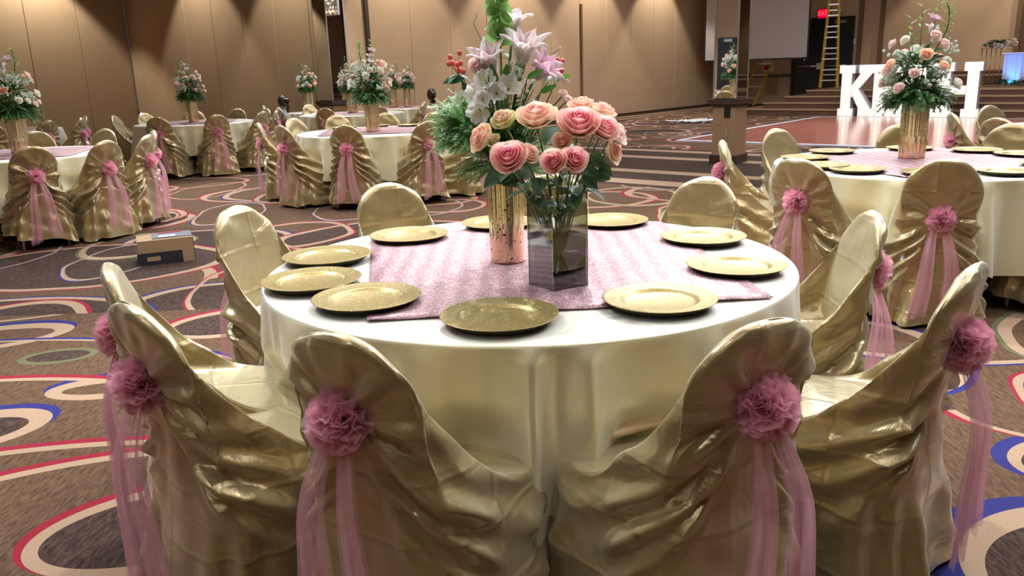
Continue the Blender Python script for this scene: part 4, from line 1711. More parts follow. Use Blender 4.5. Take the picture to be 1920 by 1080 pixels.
VR = Vector((.148, 2.545, .79))
ROSES = [  # px, py, width px, Y, kind, facing
    (955, 297, 74, 2.33, 'pink', (-.15, -.75, .6), 'large pink rose at the front left of the bunch'),
    (990, 289, 44, 2.37, 'peach', (.4, -.6, .5), 'small pink rose tucked behind the large front left one'),
    (906, 260, 62, 2.42, 'peach', (-.8, -.4, .5), 'peach rose at the left end, turned away left'),
    (927, 264, 36, 2.52, 'green', (-.5, -.5, .6), 'small cream green rose beside the leftmost one'),
    (945, 228, 62, 2.52, 'green', (-.3, -.5, .8), 'green tinged peach rose above the left ones'),
    (1006, 222, 80, 2.44, 'peach', (-.1, -.5, .9), 'large open peach rose at the top middle'),
    (1085, 234, 84, 2.40, 'pink', (.0, -.65, .8), 'large bright pink rose right of the top middle'),
    (1130, 243, 66, 2.42, 'pink', (.3, -.6, .7), 'pink rose right of the large bright pink one'),
    (1152, 252, 56, 2.52, 'blush', (.7, -.3, .6), 'pale pink rose at the right end of the bunch'),
    (1147, 285, 52, 2.52, 'peach', (.8, -.4, .2), 'peach rose drooping at the lower right'),
    (1091, 203, 56, 2.60, 'peach', (.0, -.3, 1), 'peach pink rose at the top behind the bright one'),
    (1128, 212, 56, 2.58, 'peach', (.3, -.2, 1), 'peach pink rose at the top right'),
    (1054, 266, 40, 2.37, 'peach', (-.1, -.8, .5), 'small tight peach rose in the middle'),
    (1038, 304, 54, 2.28, 'pink', (-.2, -.8, .5), 'pink rose low in the middle, left of a pair'),
    (1076, 300, 56, 2.29, 'pink', (.2, -.8, .5), 'pink rose low in the middle, right of a pair')]
for i, (px, py, wpx, Y, kd, fc, lb) in enumerate(ROSES):
    p = at(px, py, Y)
    a = rnd.uniform(0, 6.3)
    rt = VR + Vector((-(p.x - VR.x) * .16 + .012 * math.cos(a), -(p.y - VR.y) * .16 + .012 * math.sin(a), 0))
    rose(p, wpx / FPX * Y * .5 * 1.02, kd, fc, lb, rt, 'roses in the glass vase', 2, i)
# loose rose leaves hanging round the mouth of the glass vase
LV = [(1032, 382, 2.40, .06), (1074, 372, 2.38, .085), (1078, 352, 2.40, .075), (935, 330, 2.42, .085), (1125, 330, 2.5, .06), (1105, 340, 2.45, .06), (1010, 345, 2.4, .07), (1000, 300, 2.5, .07),
      (1045, 335, 2.42, .07), (985, 325, 2.45, .06), (960, 340, 2.45, .06), (1030, 250, 2.55, .08), (1060, 330, 2.4, .06), (1100, 315, 2.45, .07), (1120, 300, 2.5, .06), (1135, 318, 2.5, .05), (925, 335, 2.48, .07)]
lt = thing('rose_greens', 'dark green rose leaves crowding the mouth of the glass vase', 'greenery', (.148, 2.545, 1.0))
for i, (px, py, Y, s_) in enumerate(LV):
    p = at(px, py, Y)
    q = p - Vector((.148, 2.545, 1.0))
    mb = MB()
    dr_ = Vector((q.x + rnd.uniform(-.05, .05), q.y - .04, rnd.uniform(-.5, .1) * .2)).normalized()
    b0 = q - dr_ * s_ * .5
    leaf_pts(mb, b0, dr_, (rnd.uniform(-.4, .4), -.9, .6), s_, s_ * .72, (.022, .065, .030), .25, 6)
    mb.obj('leaf', M['leaf'], lt)
    mb = MB()
    mb.tube([(q.x * .12, q.y * .12, -.12), tuple(b0 * .6 + Vector((0, 0, -.01))), tuple(b0)], .002, 5)
    mb.obj('leaf_stem', M['stem'], lt)


# ------- lily
def lily_mesh(seed, streak=(.72, .18, .30), tip=(.88, .84, .84), back=(.62, .70, .30), cup=.6, L_=1.0):
    r = random.Random(seed)
    mb = MB()
    for k in range(10):
        inner = k >= 6
        th = 2 * PI * (k % 6) / (6 if not inner else 4) + (.4 if inner else 0) + r.uniform(-.12, .12)
        op = cup * r.uniform(.75, 1.2) * (1.0 if not inner else .45)
        curl = r.uniform(.5, 1.5) * (1 if not inner else .1)
        Lk = L_ * (1 if not inner else .85)
        pts, cc = [], []
        rad_, z_ = .04, 0
        for i in range(10):
            v = i / 9
            ang = (.15 + op * v ** 1.2 + curl * max(0, v - .45) ** 1.6 * 2.2)
            if i:
                rad_ += math.sin(ang) * Lk / 9
                z_ += math.cos(ang) * Lk / 9
            wd = .21 * math.sin(PI * min(.985, .12 + v * .88)) ** .75 * (1 if not inner else .8)
            row, cr_ = [], []
            for j in range(7):
                u = j / 6 * 2 - 1
                a = th
                x, y = rad_ * math.cos(a) - u * wd * math.sin(a), rad_ * math.sin(a) + u * wd * math.cos(a)
                inn = (1 - abs(u)) * .035
                row.append((x + inn * math.cos(a), y + inn * math.sin(a), z_ + .04 * math.cos(u * 2) + .012 * math.sin(v * 18 + u * 3) * abs(u)))
                cmid = lerp(back, streak, min(1, v * 2.2)) if inner or k % 2 else lerp(back, tip, min(1, v * 1.6))
                cr_.append(lerp(tip, cmid, max(0, 1 - abs(u) * 1.7) * (1 - v * .55)))
            pts.append(row); cc.append(cr_)
        mb.grid(pts, False, cc)
    return mb.mesh('bloom', M['petal'])


def blossom_mesh(seed, n=6, tip=(.92, .92, .90), mid=(.75, .75, .35), op=.9):
    r = random.Random(seed)
    mb = MB()
    for k in range(n):
        th = 2 * PI * k / n + r.uniform(-.1, .1)
        pts, cc = [], []
        for i in range(6):
            v = i / 5
            rad_ = .1 + .9 * math.sin(v * op * 1.2)
            z_ = .75 * v ** 1.3 - .25 * v ** 3
            wd = .40 * math.sin(PI * min(.97, .15 + v * .8)) ** .7
            row, cr_ = [], []
            for j in range(5):
                u = j / 4 * 2 - 1
                row.append((rad_ * math.cos(th) - u * wd * math.sin(th), rad_ * math.sin(th) + u * wd * math.cos(th), z_ + .15 * u * u + .05 * math.sin(u * 5 + th)))
                cr_.append(lerp(tip, mid, max(0, .6 - v) * (1 - abs(u) * .5)))
            pts.append(row); cc.append(cr_)
        mb.grid(pts, False, cc)
    for k in range(5):
        a = k * 1.3
        mb.tube([(0, 0, .1), (.12 * math.cos(a), .12 * math.sin(a), .75)], .02, 4, (.7, .7, .3))
    return mb.mesh('bloom', M['petal'])


LILY = [lily_mesh(1), lily_mesh(2, cup=.75), lily_mesh(3, (.70, .25, .42), (.80, .60, .70), (.6, .45, .4), 1.0)]
ALST = [blossom_mesh(1), blossom_mesh(2, 6, (.92, .90, .90), (.8, .7, .5), .7)]
VT = Vector((-.012, 2.90, 1.06))


def stemmed(name, label, cat, p, face, me, scale, col=None, group=None, leaves=0, seed=0, root=None, stem_r=.0035, lcol=(.06, .16, .04)):
    root = VT if root is None else root
    t = thing(name, label, cat, root, 0, group)
    q = Vector(p) - Vector(root)
    face = Vector(face).normalized()
    o = link('bloom', me, t, q, quad_to(face)); o.scale = (scale,) * 3
    mid = Vector((q.x * .3, q.y * .3, q.z * .6))
    path = [mid * (2 * u * (1 - u)) + q * (u * u) for u in [i / 8 for i in range(9)]]
    mb = MB(); mb.tube(path, stem_r, 6); mb.obj('stem', M['stem'], t)
    r = random.Random(seed)
    for k in range(leaves):
        u = r.uniform(.6, .95)
        b = mid * (2 * u * (1 - u)) + q * (u * u)
        a = r.uniform(0, 6.3)
        mb = MB(); leaf_pts(mb, b, (math.cos(a), math.sin(a), .5), (0, 0, 1), r.uniform(.06, .10), .022, lcol, .3)
        mb.obj('leaf', M['leaf'], t)
    return t


lilies = [(925, 138, 2.82, (-.3, -.45, 1), .128, 0, 'pink and white lily opening at upper left with magenta streak'),
          (980, 120, 2.80, (.12, -.4, 1), .138, 1, 'large white and pink lily with curled petals in the centre top'),
          (960, 70, 2.92, (.1, -.2, 1), .115, 0, 'pale lily at the top below the green bells'),
          (1003, 146, 2.84, (.6, -.4, .6), .122, 2, 'pink lily turned to the right below the large one')]
for i, (px, py, Y, fc, s_, mi, lb) in enumerate(lilies):
    stemmed('lily', lb, 'lily', at(px, py, Y), fc, LILY[mi], s_, group='lilies in the gold vase', leaves=4, seed=i, stem_r=.005)
for i, (px, py, Y, fc, s_, lb) in enumerate([
        (912, 155, 2.76, (-.2, -.8, .5), .032, 'white alstroemeria blossom at upper left'), (932, 175, 2.74, (0, -.9, .3), .032, 'white alstroemeria blossom facing front'),
        (953, 168, 2.75, (.3, -.7, .6), .036, 'tall white alstroemeria blossom beside the dark greens'), (893, 178, 2.76, (-.5, -.7, .2), .032, 'white alstroemeria blossom at the left side'),
        (899, 205, 2.74, (-.2, -.8, -.4), .034, 'white alstroemeria blossom drooping lowest'), (905, 186, 2.73, (-.1, -.9, .1), .028, 'white alstroemeria blossom among the cluster middle'),
        (866, 190, 2.80, (-.6, -.6, .5), .026, 'white blossom at the far left of the tall flowers'), (843, 218, 2.86, (-.7, -.5, .5), .032, 'white blossom low at the far left edge')]):
    stemmed('alstroemeria', lb, 'flower', at(px, py, Y), fc, ALST[i % 2], s_ * 1.35, group='white alstroemeria in the gold vase', leaves=1, seed=i)
for i, (px, py, Y, kd, s_, fc, lb) in enumerate([(897, 124, 2.80, 'blush', .036, (-.3, -.8, .5), 'pink rose beside the left lily'),
                                               (886, 168, 2.84, 'blush', .022, (-.5, -.6, .3), 'small pink rose behind the white blossoms'),
                                               (1056, 178, 2.86, 'blush', .022, (.5, -.5, .6), 'small pale pink rose at the right of the tall flowers'),
                                               (1064, 190, 2.80, 'blush', .022, (.6, -.6, .3), 'pale pink rose low at the right of the tall flowers')]):
    rose(at(px, py, Y), s_, kd, fc, lb, VT, 'roses in the gold vase', 1, 40 + i)
# berry sprigs
for (cx_, cy_, Y, n_, lb, sd) in ((856, 118, 2.82, 8, 'sprig of coral berries at the left of the tall flowers', 1), (1040, 118, 2.92, 7, 'sprig of coral berries at the right of the tall flowers', 2)):
    rb = random.Random(sd)
    t = thing('berry_sprig', lb, 'berries', VT, 0, 'berry sprigs in the gold vase')
    c_ = at(cx_, cy_, Y) - VT
    mb = MB(); mb.tube([(0, 0, 0), tuple(c_ * .5 + Vector((0, 0, .05))), tuple(c_ - Vector((0, 0, .03)))], .003, 6); mb.obj('stem', M['stem'], t)
    for k in range(n_):
        q = c_ + Vector((rb.uniform(-.028, .028), rb.uniform(-.02, .02), rb.uniform(-.03, .035)))
        mb = MB(); mb.sphere((0, 0, 0), .0085, 10, 7, sq=(1, 1, 1.15)); mb.tube([(0, 0, 0), tuple((c_ - Vector((0, 0, .03)) - q) * .9)], .0012, 4)
        o = mb.obj('berry', None, t); o.location = q
        if 'berry' not in M:
            M['berry'] = pmat('coral_berry', (.80, .13, .12), .3)
        o.data.materials.append(M['berry'])
    for k in range(4):
        mb = MB(); a = k * 1.7 + 2.5
        leaf_pts(mb, c_ - Vector((0, 0, .04)), (math.cos(a), math.sin(a), -.15), (0, 0, 1), .06, .028, (.03, .12, .06), .3)
        mb.obj('leaf', M['leaf'], t)
# bells of ireland
bt_ = thing('bells_of_ireland', 'bright green bell spike at the very top of the tall flowers', 'flower', VT)
q0, q1 = at(938, 85, 2.84) - VT, at(930, -30, 2.86) - VT
mb = MB(); mb.tube([(0, 0, 0), tuple(q0), tuple(q1)], .004, 6); mb.obj('stem', M['stem'], bt_)
for k in range(16):
    f = k / 15
    c_ = q0.lerp(q1, f)
    a = k * 2.4
    mb = MB()
    d = Vector((math.cos(a), math.sin(a), .7)).normalized()
    s1 = d.cross(Vector((0, 0, 1))).normalized(); s2 = d.cross(s1)
    pts, cc = [], []
    for i in range(5):
        v = i / 4
        rr = .006 + .027 * v ** 1.4 * (1 - f * .3)
        pts.append([c_ + d * (.004 + .034 * v) + (s1 * math.cos(b_) + s2 * math.sin(b_)) * rr * (1 + .15 * math.sin(b_ * 5)) for b_ in [2 * PI * j / 10 for j in range(10)]])
        cc.append([lerp((.10, .28, .06), (.36, .58, .20), v)] * 10)
    mb.grid(pts, True, cc)
    mb.obj('bell', M['leaf'], bt_)
# small daisies
dm = MB()
for k in range(10):
    a = 2 * PI * k / 10
    leaf_pts(dm, (0, 0, 0), (math.cos(a), math.sin(a), .15), (0, 0, 1), 1, .42, (.9, .9, .9), .0, 2)
for i in range(len(dm.c)):
    dm.c[i] = (.92, .92, .90)
dm.sphere((0, 0, .06), .28, 8, 5, (.72, .78, .60), (1, 1, .5))
DAISY = dm.mesh('bloom', M['petal'])
for i, (px, py) in enumerate([(968, 128), (962, 137), (975, 141), (987, 152), (960, 118), (976, 132), (1001, 153), (985, 118), (1000, 188), (981, 183), (1002, 165), (991, 172), (948, 182), (955, 190)]):
    stemmed('daisy', 'tiny white daisy among the dark greens of the tall flowers', 'flower', at(px, py, 2.76 + .02 * (i % 3)), (rnd.uniform(-.3, .3), -1, .3), DAISY, .011 if i < 7 else .008, group='white daisies', seed=i, stem_r=.0015)


# foliage masses
def fern_mesh(seed, n, c, rad, L_=(.06, .14), col1=(.04, .13, .03), col2=(.12, .28, .06), down=.25, thin=.0018, dirs=None, leafy=False, leafw=.3):
    r = random.Random(seed)
    mb = MB()
    for k in range(n):
        a = r.uniform(0, 2 * PI)
        el = r.uniform(-.35, 1.2)
        d = Vector((math.cos(a) * math.cos(el), math.sin(a) * math.cos(el), math.sin(el) * .8 - down * .3))
        if dirs:
            d = (d + Vector(dirs)).normalized()
        s0 = Vector(c) + Vector((d.x * rad[0], d.y * rad[1], d.z * rad[2])) * r.uniform(.25, .8)
        ln = r.uniform(*L_)
        col = lerp(col1, col2, r.random())
        if leafy:
            leaf_pts(mb, s0, d + Vector((0, 0, r.uniform(-.3, .3))), (r.uniform(-.5, .5), r.uniform(-.5, .5), 1), ln, ln * leafw, col, .3, 4)
            continue
        # a strand with side threads
        p, path = s0, [s0]
        dd_ = d.copy()
        for i in range(4):
            dd_ = (dd_ + Vector((r.uniform(-.25, .25), r.uniform(-.25, .25), -down * .35))).normalized()
            p = p + dd_ * ln / 4
            path.append(p)
        side = dd_.cross(Vector((0, 0, 1))).normalized()
        for i in range(4):
            b = len(mb.v)
            for q, wv in ((path[i], thin), (path[i + 1], thin * .6)):
                mb.v += [tuple(q - side * wv), tuple(q + side * wv)]; mb.c += [col, col]
            mb.f.append((b, b + 1, b + 3, b + 2))
            for h in range(4):
                q = path[i].lerp(path[i + 1], h / 4)
                for sg in (-1, 1):
                    e = q + (side * sg + dd_ * .5 + Vector((r.uniform(-.4, .4), r.uniform(-.4, .4), r.uniform(-.5, .3)))) * ln * .12
                    b = len(mb.v)
                    mb.v += [tuple(q), tuple(q + dd_ * thin * 2.2), tuple(e)]; mb.c += [col] * 3
                    mb.f.append((b, b + 1, b + 2))
    return mb


fo = fern_mesh(3, 420, (0, 0, .06), (.13, .10, .13), (.07, .13), (.07, .22, .05), (.20, .42, .12), dirs=(0, 0, .15))
o = fo.obj('fern_foliage', M['leaf'], None, False); o.location = VT
tag(o, 'feathery green fern filling the base of the tall flowers', 'greenery', None, 'stuff')
fo = fern_mesh(4, 560, (0, 0, -.02), (.085, .07, .13), (.05, .10), (.16, .40, .12), (.42, .68, .32), dirs=(-.4, -.1, .1), down=.4)
o = fo.obj('fern_foliage', M['leaf'], None, False); o.location = at(880, 240, 2.86)
tag(o, 'bright airy fern trailing at the left of the gold vase', 'greenery', None, 'stuff')
fo = fern_mesh(5, 170, (0, 0, .16), (.10, .08, .16), (.035, .06), (.015, .05, .02), (.05, .14, .04), leafy=True, leafw=.35, dirs=(.1, -.2, .1))
o = fo.obj('leafy_greens', M['leaf'], None); o.location = VT
tag(o, 'dense dark leafy greens in the middle of the tall flowers', 'greenery', None, 'stuff')
# long leaves and willow whips of the tall arrangement
wl = thing('curly_willow', 'thin curly willow twigs rising from the tall flowers', 'twigs', VT)
for (px0, py0, px1, py1) in ((905, 95, 885, 15), (1030, 130, 1048, 85), (850, 200, 835, 165)):
    a_, b_ = at(px0, py0, 2.9) - VT, at(px1, py1, 2.95) - VT
    mb = MB()
    path = [Vector((0, 0, 0)), a_ * .5, a_] + [a_.lerp(b_, f) + Vector((.012 * math.sin(f * 9), 0, .006 * math.cos(f * 9))) for f in (.3, .6, .8, 1)]
    mb.tube(path, .0016, 5); mb.obj('twig', M['stem'], wl)
for (px, py, Y, dx_, dz_, lb, s_, cl) in ((850, 150, 2.8, -1, -.1, 'broad dark leaf', .07, (.03, .10, .07)), (876, 172, 2.8, -.4, 1, 'broad leaf', .08, (.02, .06, .03)), (1058, 144, 2.85, 1, .3, 'bright leaf', .05, (.15, .40, .05)), (1000, 140, 2.74, .7, .4, 'leaf', .06, (.08, .28, .04)), (948, 150, 2.78, .1, 1, 'leaf', .10, (.04, .16, .03)), (925, 150, 2.76, -.1, 1, 'leaf', .10, (.04, .14, .03)), (975, 125, 2.86, .3, 1, 'leaf', .1, (.03, .12, .03)), (1030, 165, 2.80, 1, .5, 'leaf', .06, (.08, .28, .04))):
    mb = MB(); q = at(px, py, Y) - VT
    leaf_pts(mb, q - Vector((dx_, 0, dz_)) * s_ * .5, (dx_, -.1, dz_), (0, -1, .4), s_, s_ * .38, cl, .2, 6)
    mb.tube([(0, 0, 0), tuple(q * .5), tuple(q - Vector((dx_, 0, dz_)) * s_ * .5)], .002, 4, (.05, .12, .03))
    mb.obj('leaf', M['leaf'], wl)

# ------------------------------------------------------------------ generic centrepiece for the other tables
GF = {}


def centre_meshes():
    GF['fern'] = [fern_mesh(20 + k, 420, (0, 0, .08), (.20, .20, .13), (.08, .15), (.03, .11, .03), (.10, .24, .07), down=.5, thin=.004).mesh('fern', M['leaf'], False) for k in range(2)]
    GF['greens'] = [fern_mesh(30 + k, 150, (0, 0, .22), (.16, .16, .22), (.05, .09), (.02, .06, .03), (.07, .16, .06), leafy=True, leafw=.4).mesh('leafy_greens', M['leaf']) for k in range(2)]
    for k in range(2):
        r = random.Random(50 + k)
        mb = MB()      # white filler clusters
        for c in range(15):
            a = r.uniform(0, 6.3); rr = r.uniform(.10, .21)
            cc = (rr * math.cos(a), rr * math.sin(a), r.uniform(.14, .40))
            for i in range(16):
                mb.sphere((cc[0] + r.gauss(0, .022), cc[1] + r.gauss(0, .022), cc[2] + r.gauss(0, .022)), .011, 5, 4, lerp((.80, .82, .80), (.70, .78, .66), r.random()))
        GF.setdefault('filler', []).append(mb.mesh('white_filler', M['petal']))
        mb = MB()
        pth = []
        for i in range(9):
            v = i / 8
            pth.append(Vector((.05 + .10 * math.sin(v * 2.2), .0, .30 + .34 * v)))
        mb.tube(pth, .004, 5, (.10, .2, .05))
        for i in range(26):
            v = .35 + .65 * i / 25
            c = Vector((.05 + .10 * math.sin(v * 2.2), 0, .30 + .34 * v))
            a = i * 2.4
            leaf_pts(mb, c, (math.cos(a), math.sin(a), .3), (0, 0, 1), .045, .04, lerp((.14, .36, .05), (.30, .52, .12), r.random()), .3, 3)
        GF.setdefault('bells', []).append(mb.mesh('green_bell_spike', M['leaf']))
        mb = MB()
        for s_ in range(3):
            a = s_ * 2.1 + k
            tip = Vector((.10 * math.cos(a), .10 * math.sin(a), .56 + .06 * s_))
            mb.tube([(0, 0, .1), tuple(tip * .55), tuple(tip)], .003, 4, (.12, .2, .05))
            for i in range(9):
                v = .45 + .55 * i / 8
                b = i * 2.4
                leaf_pts(mb, tip * v, (math.cos(b), math.sin(b), .9), (0, 0, 1), .055, .022, lerp((.14, .32, .05), (.34, .50, .12), r.random()), .2, 3)
        GF.setdefault('sprigs', []).append(mb.mesh('budding_sprigs', M['leaf']))


centre_meshes()


def centrepiece(x, y, label, seed, s=1.0, vh=.36, vr=.075, vlabel=None, zt=.7735, big=False):
    gold_vase((x, y, zt), vlabel or 'gold fluted vase', 'gold vases', vr, vh)
    t = thing('flower_arrangement', label, 'flowers', (x, y, zt + vh - .03), rnd.uniform(0, 6), 'flower arrangements in gold vases')
    t.scale = (s, s, s)
    r = random.Random(seed)
    o = link('fern', GF['fern'][seed % 2], t); o['kind'] = 'stuff'
    o = link('leafy_greens', GF['greens'][seed % 2], t); o['kind'] = 'stuff'
    o = link('white_filler', GF['filler'][seed % 2], t, None, (0, 0, r.uniform(0, 6))); o['kind'] = 'stuff'
    link('green_bell_spike', GF['bells'][seed % 2], t, None, (0, 0, r.uniform(0, 6)))
    link('budding_sprigs', GF['sprigs'][seed % 2], t)
    for k in range(20):
        a = k * 2.399 + r.uniform(-.3, .3)
        h = r.uniform(.10, .44)
        rr = .215 * math.sqrt(max(.1, 1 - ((h - .15) / .36) ** 2))
        kd = r.choice(['blush', 'white', 'blush', 'peach', 'white', 'pink'])
        o = link('rose', RB[kd][0], t, (rr * math.cos(a), rr * math.sin(a), h), quad_to((math.cos(a), math.sin(a), .5)))
        o.scale = (r.uniform(.032, .048),) * 3
    for k in range(3):
        a = r.uniform(0, 6.3)
        o = link('lily', LILY[k % 3], t, (.06 * math.cos(a), .06 * math.sin(a), .40 + .06 * k), quad_to((math.cos(a) * .5, math.sin(a) * .5, 1)))
        o.scale = (.075,) * 3
    return t


DIRW = ['right side', 'right side beyond its middle', 'far right side', 'far side, right part', 'far side, middle', 'far side, left part', 'far left side', 'left side beyond its middle',
        'left side', 'left side nearer than its middle', 'near left side', 'near side, left part', 'near side, middle', 'near side, right part', 'near right side', 'right side nearer than its middle']


def table_set(cx, cy, R, tdesc, angs, seed, runner_q=None, plates=None, flowers=None, hem=.24, rr=1.26, fs=1.0, fvr=.075, group=None, leg_every=True, vh=.36):
    table(cx, cy, R - .01, 'round banquet table with legs, ' + tdesc)
    used = set()
    for (a, r_, hi_) in [((tuple(a) + (None,))[:3] if isinstance(a, tuple) else (a, rr, None)) for a in angs]:
        k = int(round((a % 360) / 22.5)) % 16
        while k in used:
            k = (k + 1) % 16
        used.add(k)
        chair(cx, cy, a, r_, 'gold satin chair, %s, table %s' % (DIRW[k], tdesc), 'chairs of the table ' + tdesc, hi_, rnd.uniform(-5, 5), legs=leg_every)
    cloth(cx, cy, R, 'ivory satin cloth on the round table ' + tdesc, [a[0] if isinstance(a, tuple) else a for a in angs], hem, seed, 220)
    if runner_q:
        runner(cx, cy, runner_q, 'pink sequin overlay on the round table ' + tdesc)
    used = set()
    for a in (plates or []):
        k = int(round((a % 360) / 22.5)) % 16
        while k in used:
            k = (k + 1) % 16
        used.add(k)
        plate(cx + .725 * math.cos(math.radians(a)), cy + .725 * math.sin(math.radians(a)), 'gold charger plate, %s, table %s' % (DIRW[k], tdesc), 'charger plates of the table ' + tdesc, .7725)
    if flowers:
        centrepiece(flowers[0], flowers[1], 'tall pink, white and green flowers on the table ' + tdesc, seed, fs, vh, fvr, 'gold fluted vase on the table ' + tdesc)


SQ = [(-.62, -.60), (.62, -.60), (.60, .62), (-.60, .62)]


def rot(q, a):
    return [(x * math.cos(a) - y * math.sin(a), x * math.sin(a) + y * math.cos(a)) for x, y in q]


# T2: right, by the dance floor
table_set(2.72, 5.44, .915, 'before the dance floor', [(119, 1.22), (71, 1.22), (38, 1.36), (168, 1.22, 1), (-141, 1.40, 7), (-112, 1.20, 6), (-64, 1.24, 3), (-25, 1.26), (5, 1.26)], 12,
          rot(SQ, .25), [118, 156, -167, -145, -112, -78, -40, 35, 70, 8], (2.74, 5.62), .24, fs=1.0, fvr=.085, vh=.38)
# T3: middle left
table_set(-1.62, 10.25, .915, 'behind the rose table', [(-94, 1.24), (-52, 1.20), (-133, 1.24), (-172, 1.30), (152, 1.24), (122, 1.22), (92, 1.22), (58, 1.24), (-14, 1.30), (22, 1.26)], 13,
          rot(SQ, .1), [95, 60, 130], (-1.60, 10.05), .26, fs=1.08, fvr=.085, vh=.37)
# T4
table_set(-5.08, 13.75, .915, 'nearest the room corner', [(-95, 1.24), (-55, 1.24), (-18, 1.26), (14, 1.24), (44, 1.24), (76, 1.24), (110, 1.24), (148, 1.24), (182, 1.24)], 14,
          rot(SQ, .2), None, (-5.1, 13.75), .30, fs=1.0, fvr=.085, vh=.38)
# T5
table_set(-4.95, 8.50, .915, 'behind the cardboard box', [(-57, 1.36), (-32, 1.40), (-3, 1.30), (34, 1.24), (78, 1.24), (112, 1.24), (-100, 1.24), (150, 1.24)], 15,
          rot(SQ, .2), None, (-5.0, 8.6), .26, fs=1.05, fvr=.09, vh=.38)
# T6
table_set(-2.75, 15.1, .915, 'before the far column', [(-100, 1.22), (-60, 1.24), (-150, 1.24), (-178, 1.24), (-10, 1.28), (18, 1.26), (140, 1.2)], 16,
          rot(SQ, .1), None, (-2.78, 15.3), .26, fs=.9, fvr=.095, vh=.38)
# T8 small tables at the back
table_set(-2.1, 17.05, .72, 'farthest back', [(-28, 1.02)], 17, rot([(-.5, -.5), (.5, -.5), (.5, .5), (-.5, .5)], .1), None, (-2.28, 17.2), .26, fs=.78, fvr=.095, vh=.40)
centrepiece(-1.98, 17.1, 'second flower arrangement on the farthest table, close to the folding wall', 22, .72, .40, .08, 'second gold vase on the farthest table')
table_set(-3.78, 16.3, .42, 'beside the far column', [(-165, .80)], 18, None, None, (-3.80, 16.3), .26, fs=.85, fvr=.10, vh=.40)
# T9 right edge
table_set(5.35, 7.45, .915, 'at the right edge', [(168, 1.22), (-160, 1.30), (108, 1.20), (75, 1.25), (-120, 1.25)], 19, rot(SQ, .2), None, None, .26)
# T10 behind T5
table_set(-8.0, 13.2, .915, 'in the left corner', [(0, 1.3), (-28, 1.25), (-62, 1.25), (40, 1.25)], 20, rot(SQ, .2), None, None, .26)

# garland on the stage table
gd = fern_mesh(60, 260, (0, 0, 0), (.45, .18, .14), (.06, .12), (.02, .05, .03), (.10, .14, .08), leafy=True, leafw=.4)
o = gd.obj('garland', M['leaf'], None); o.location = (12.85, 22.25, 1.66)
tag(o, 'dusty green and mauve garland on top of the gold stand', 'garland', None, 'stuff')
gf = thing('garland_blooms', 'mauve blooms set in the garland on the gold stand', 'flowers', (12.85, 22.25, 1.66))
for k in range(8):
    o = link('bloom', RB['blush' if k % 2 else 'white'][0], gf, (rnd.uniform(-.35, .4), -.15, rnd.uniform(-.06, .12)), quad_to((0, -1, .3))); o.scale = (.06,) * 3
gd = fern_mesh(61, 200, (0, 0, 0), (.9, .15, .05), (.08, .14), (.02, .05, .03), (.10, .14, .08), leafy=True, leafw=.4, dirs=(0, 0, .3))
o = gd.obj('garland', M['leaf'], None); o.location = (13.1, 21.75, .68); o.rotation_euler = (0, 0, vd)
tag(o, 'green garland lying along the stage floor before the blue lit drape', 'garland', None, 'stuff')


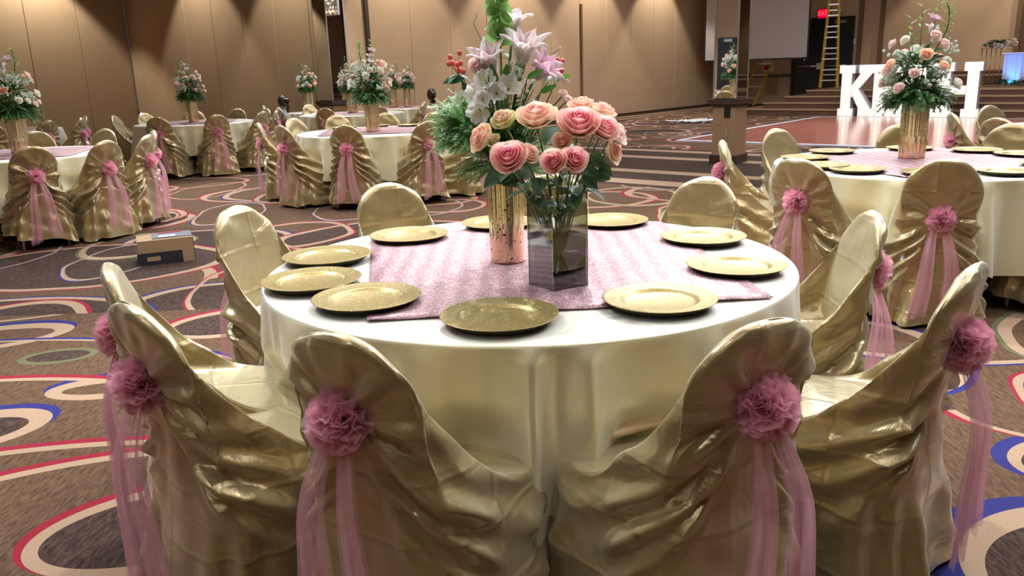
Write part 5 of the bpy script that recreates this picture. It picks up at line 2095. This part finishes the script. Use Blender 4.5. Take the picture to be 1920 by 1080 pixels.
# ------------------------------------------------------------------ people
def person(loc, rz, label, shirt, drop=0.0):
    t = thing('person', label, 'person', loc, rz)
    J = {'pel': (0, 0, .30), 'ch': (0, .04, .58), 'nk': (0, .06, .76), 'hd': (0, .08, .86), 'sl': (-.17, .05, .70), 'sr': (.17, .05, .70), 'el': (-.23, .12, .48), 'er': (.23, .12, .48),
         'wl': (-.16, .32, .42), 'wr': (.16, .32, .42), 'hl': (-.09, .03, .28), 'hr': (.09, .03, .28), 'kl': (-.14, .40, .16), 'kr': (.14, .40, .16), 'al': (-.12, .05, .07), 'ar': (.12, .05, .07), 'tl': (-.12, -.08, .05), 'tr': (.12, -.08, .05)}
    rad = {'pel': .14, 'ch': .13, 'nk': .055, 'hd': .05, 'sl': .07, 'sr': .07, 'el': .045, 'er': .045, 'wl': .03, 'wr': .03, 'hl': .10, 'hr': .10, 'kl': .07, 'kr': .07, 'al': .05, 'ar': .05, 'tl': .04, 'tr': .04}
    E_ = [('pel', 'ch'), ('ch', 'nk'), ('nk', 'hd'), ('ch', 'sl'), ('ch', 'sr'), ('sl', 'el'), ('el', 'wl'), ('sr', 'er'), ('er', 'wr'), ('pel', 'hl'), ('pel', 'hr'), ('hl', 'kl'), ('kl', 'al'), ('al', 'tl'), ('hr', 'kr'), ('kr', 'ar'), ('ar', 'tr')]
    ks = list(J)
    V_ = [J[k] for k in ks]
    Ed = [(ks.index(a), ks.index(b)) for a, b in E_]
    Rr = [rad[k] for k in ks]
    # five fingers on each hand
    for w_, sg in (('wl', -1), ('wr', 1)):
        wi = ks.index(w_)
        pb = Vector(J[w_]) + Vector((-sg * .01, .06, -.01))
        V_.append(tuple(pb)); Rr.append(.026); pi = len(V_) - 1
        Ed.append((wi, pi))
        for f in range(5):
            ox = (f - 2) * .013
            if f == 0:
                a, b = pb + Vector((-sg * .035, .01, 0)), pb + Vector((-sg * .05, .035, -.01))
            else:
                a, b = pb + Vector((ox * sg, .045, -.005)), pb + Vector((ox * sg * 1.1, .075, -.03))
            V_ += [tuple(a), tuple(b)]; Rr += [.008, .007]
            Ed += [(pi, len(V_) - 2), (len(V_) - 2, len(V_) - 1)]
    me = bpy.data.meshes.new('body')
    me.from_pydata(V_, Ed, [])
    o = link('body', me, t)
    mo = o.modifiers.new('skin', 'SKIN')
    for i, sv in enumerate(me.skin_vertices[0].data):
        sv.radius = (Rr[i], Rr[i])
        sv.use_root = (i == 0)
    ss = o.modifiers.new('sub', 'SUBSURF'); ss.levels = 1; ss.render_levels = 1
    me.materials.append(shirt)
    if 'skin' not in M:
        M['skin'] = pmat('skin', (.42, .24, .16), .5)
        M['hair'] = pmat('dark_hair', (.018, .010, .010), .4)
        M['lip'] = pmat('lips', (.35, .10, .09), .4)
    mb = MB(); mb.sphere((0, .09, .955), .10, 16, 12, sq=(.82, .95, 1.15)); mb.tube([(0, .18, .97), (0, .205, .945), (0, .18, .935)], [.008, .014, .008], 8)
    for sx in (-1, 1):
        mb.sphere((sx * .083, .09, .95), .022, 8, 6, sq=(.4, .8, 1.2))
    mb.obj('head', M['skin'], t)
    mb = MB(); mb.box((0, .176, .905), (.04, .01, .009)); mb.obj('mouth', M['lip'], t)
    mb = MB()
    for sx in (-1, 1):
        mb.sphere((sx * .033, .170, .97), .012, 8, 6)
    mb.obj('eyes', M['hair'], t)
    mb = MB(); mb.sphere((0, .06, .985), .115, 16, 12, sq=(.85, .92, 1.05)); mb.tube([(0, -.03, 1.03), (0, -.09, 1.0), (0, -.09, .86), (0, -.06, .74)], [.03, .045, .035, .01], 10); mb.obj('hair', M['hair'], t)
    mb = MB(); mb.lathe([(.033, -.01), (.04, 0), (.033, .01)], 12, (0, -.05, 1.03)); mb.obj('hair_tie', M['white'], t)
    return t


person((-4.28, 16.4, 0), .9, 'person with dark ponytail and pale blue top kneeling beyond the far table', pmat('pale_blue_cloth', (.45, .55, .68), .7))
person((-1.55, 17.95, -.0), .4, 'person with dark hair kneeling behind the farthest table', pmat('black_cloth', (.02, .02, .025), .7))
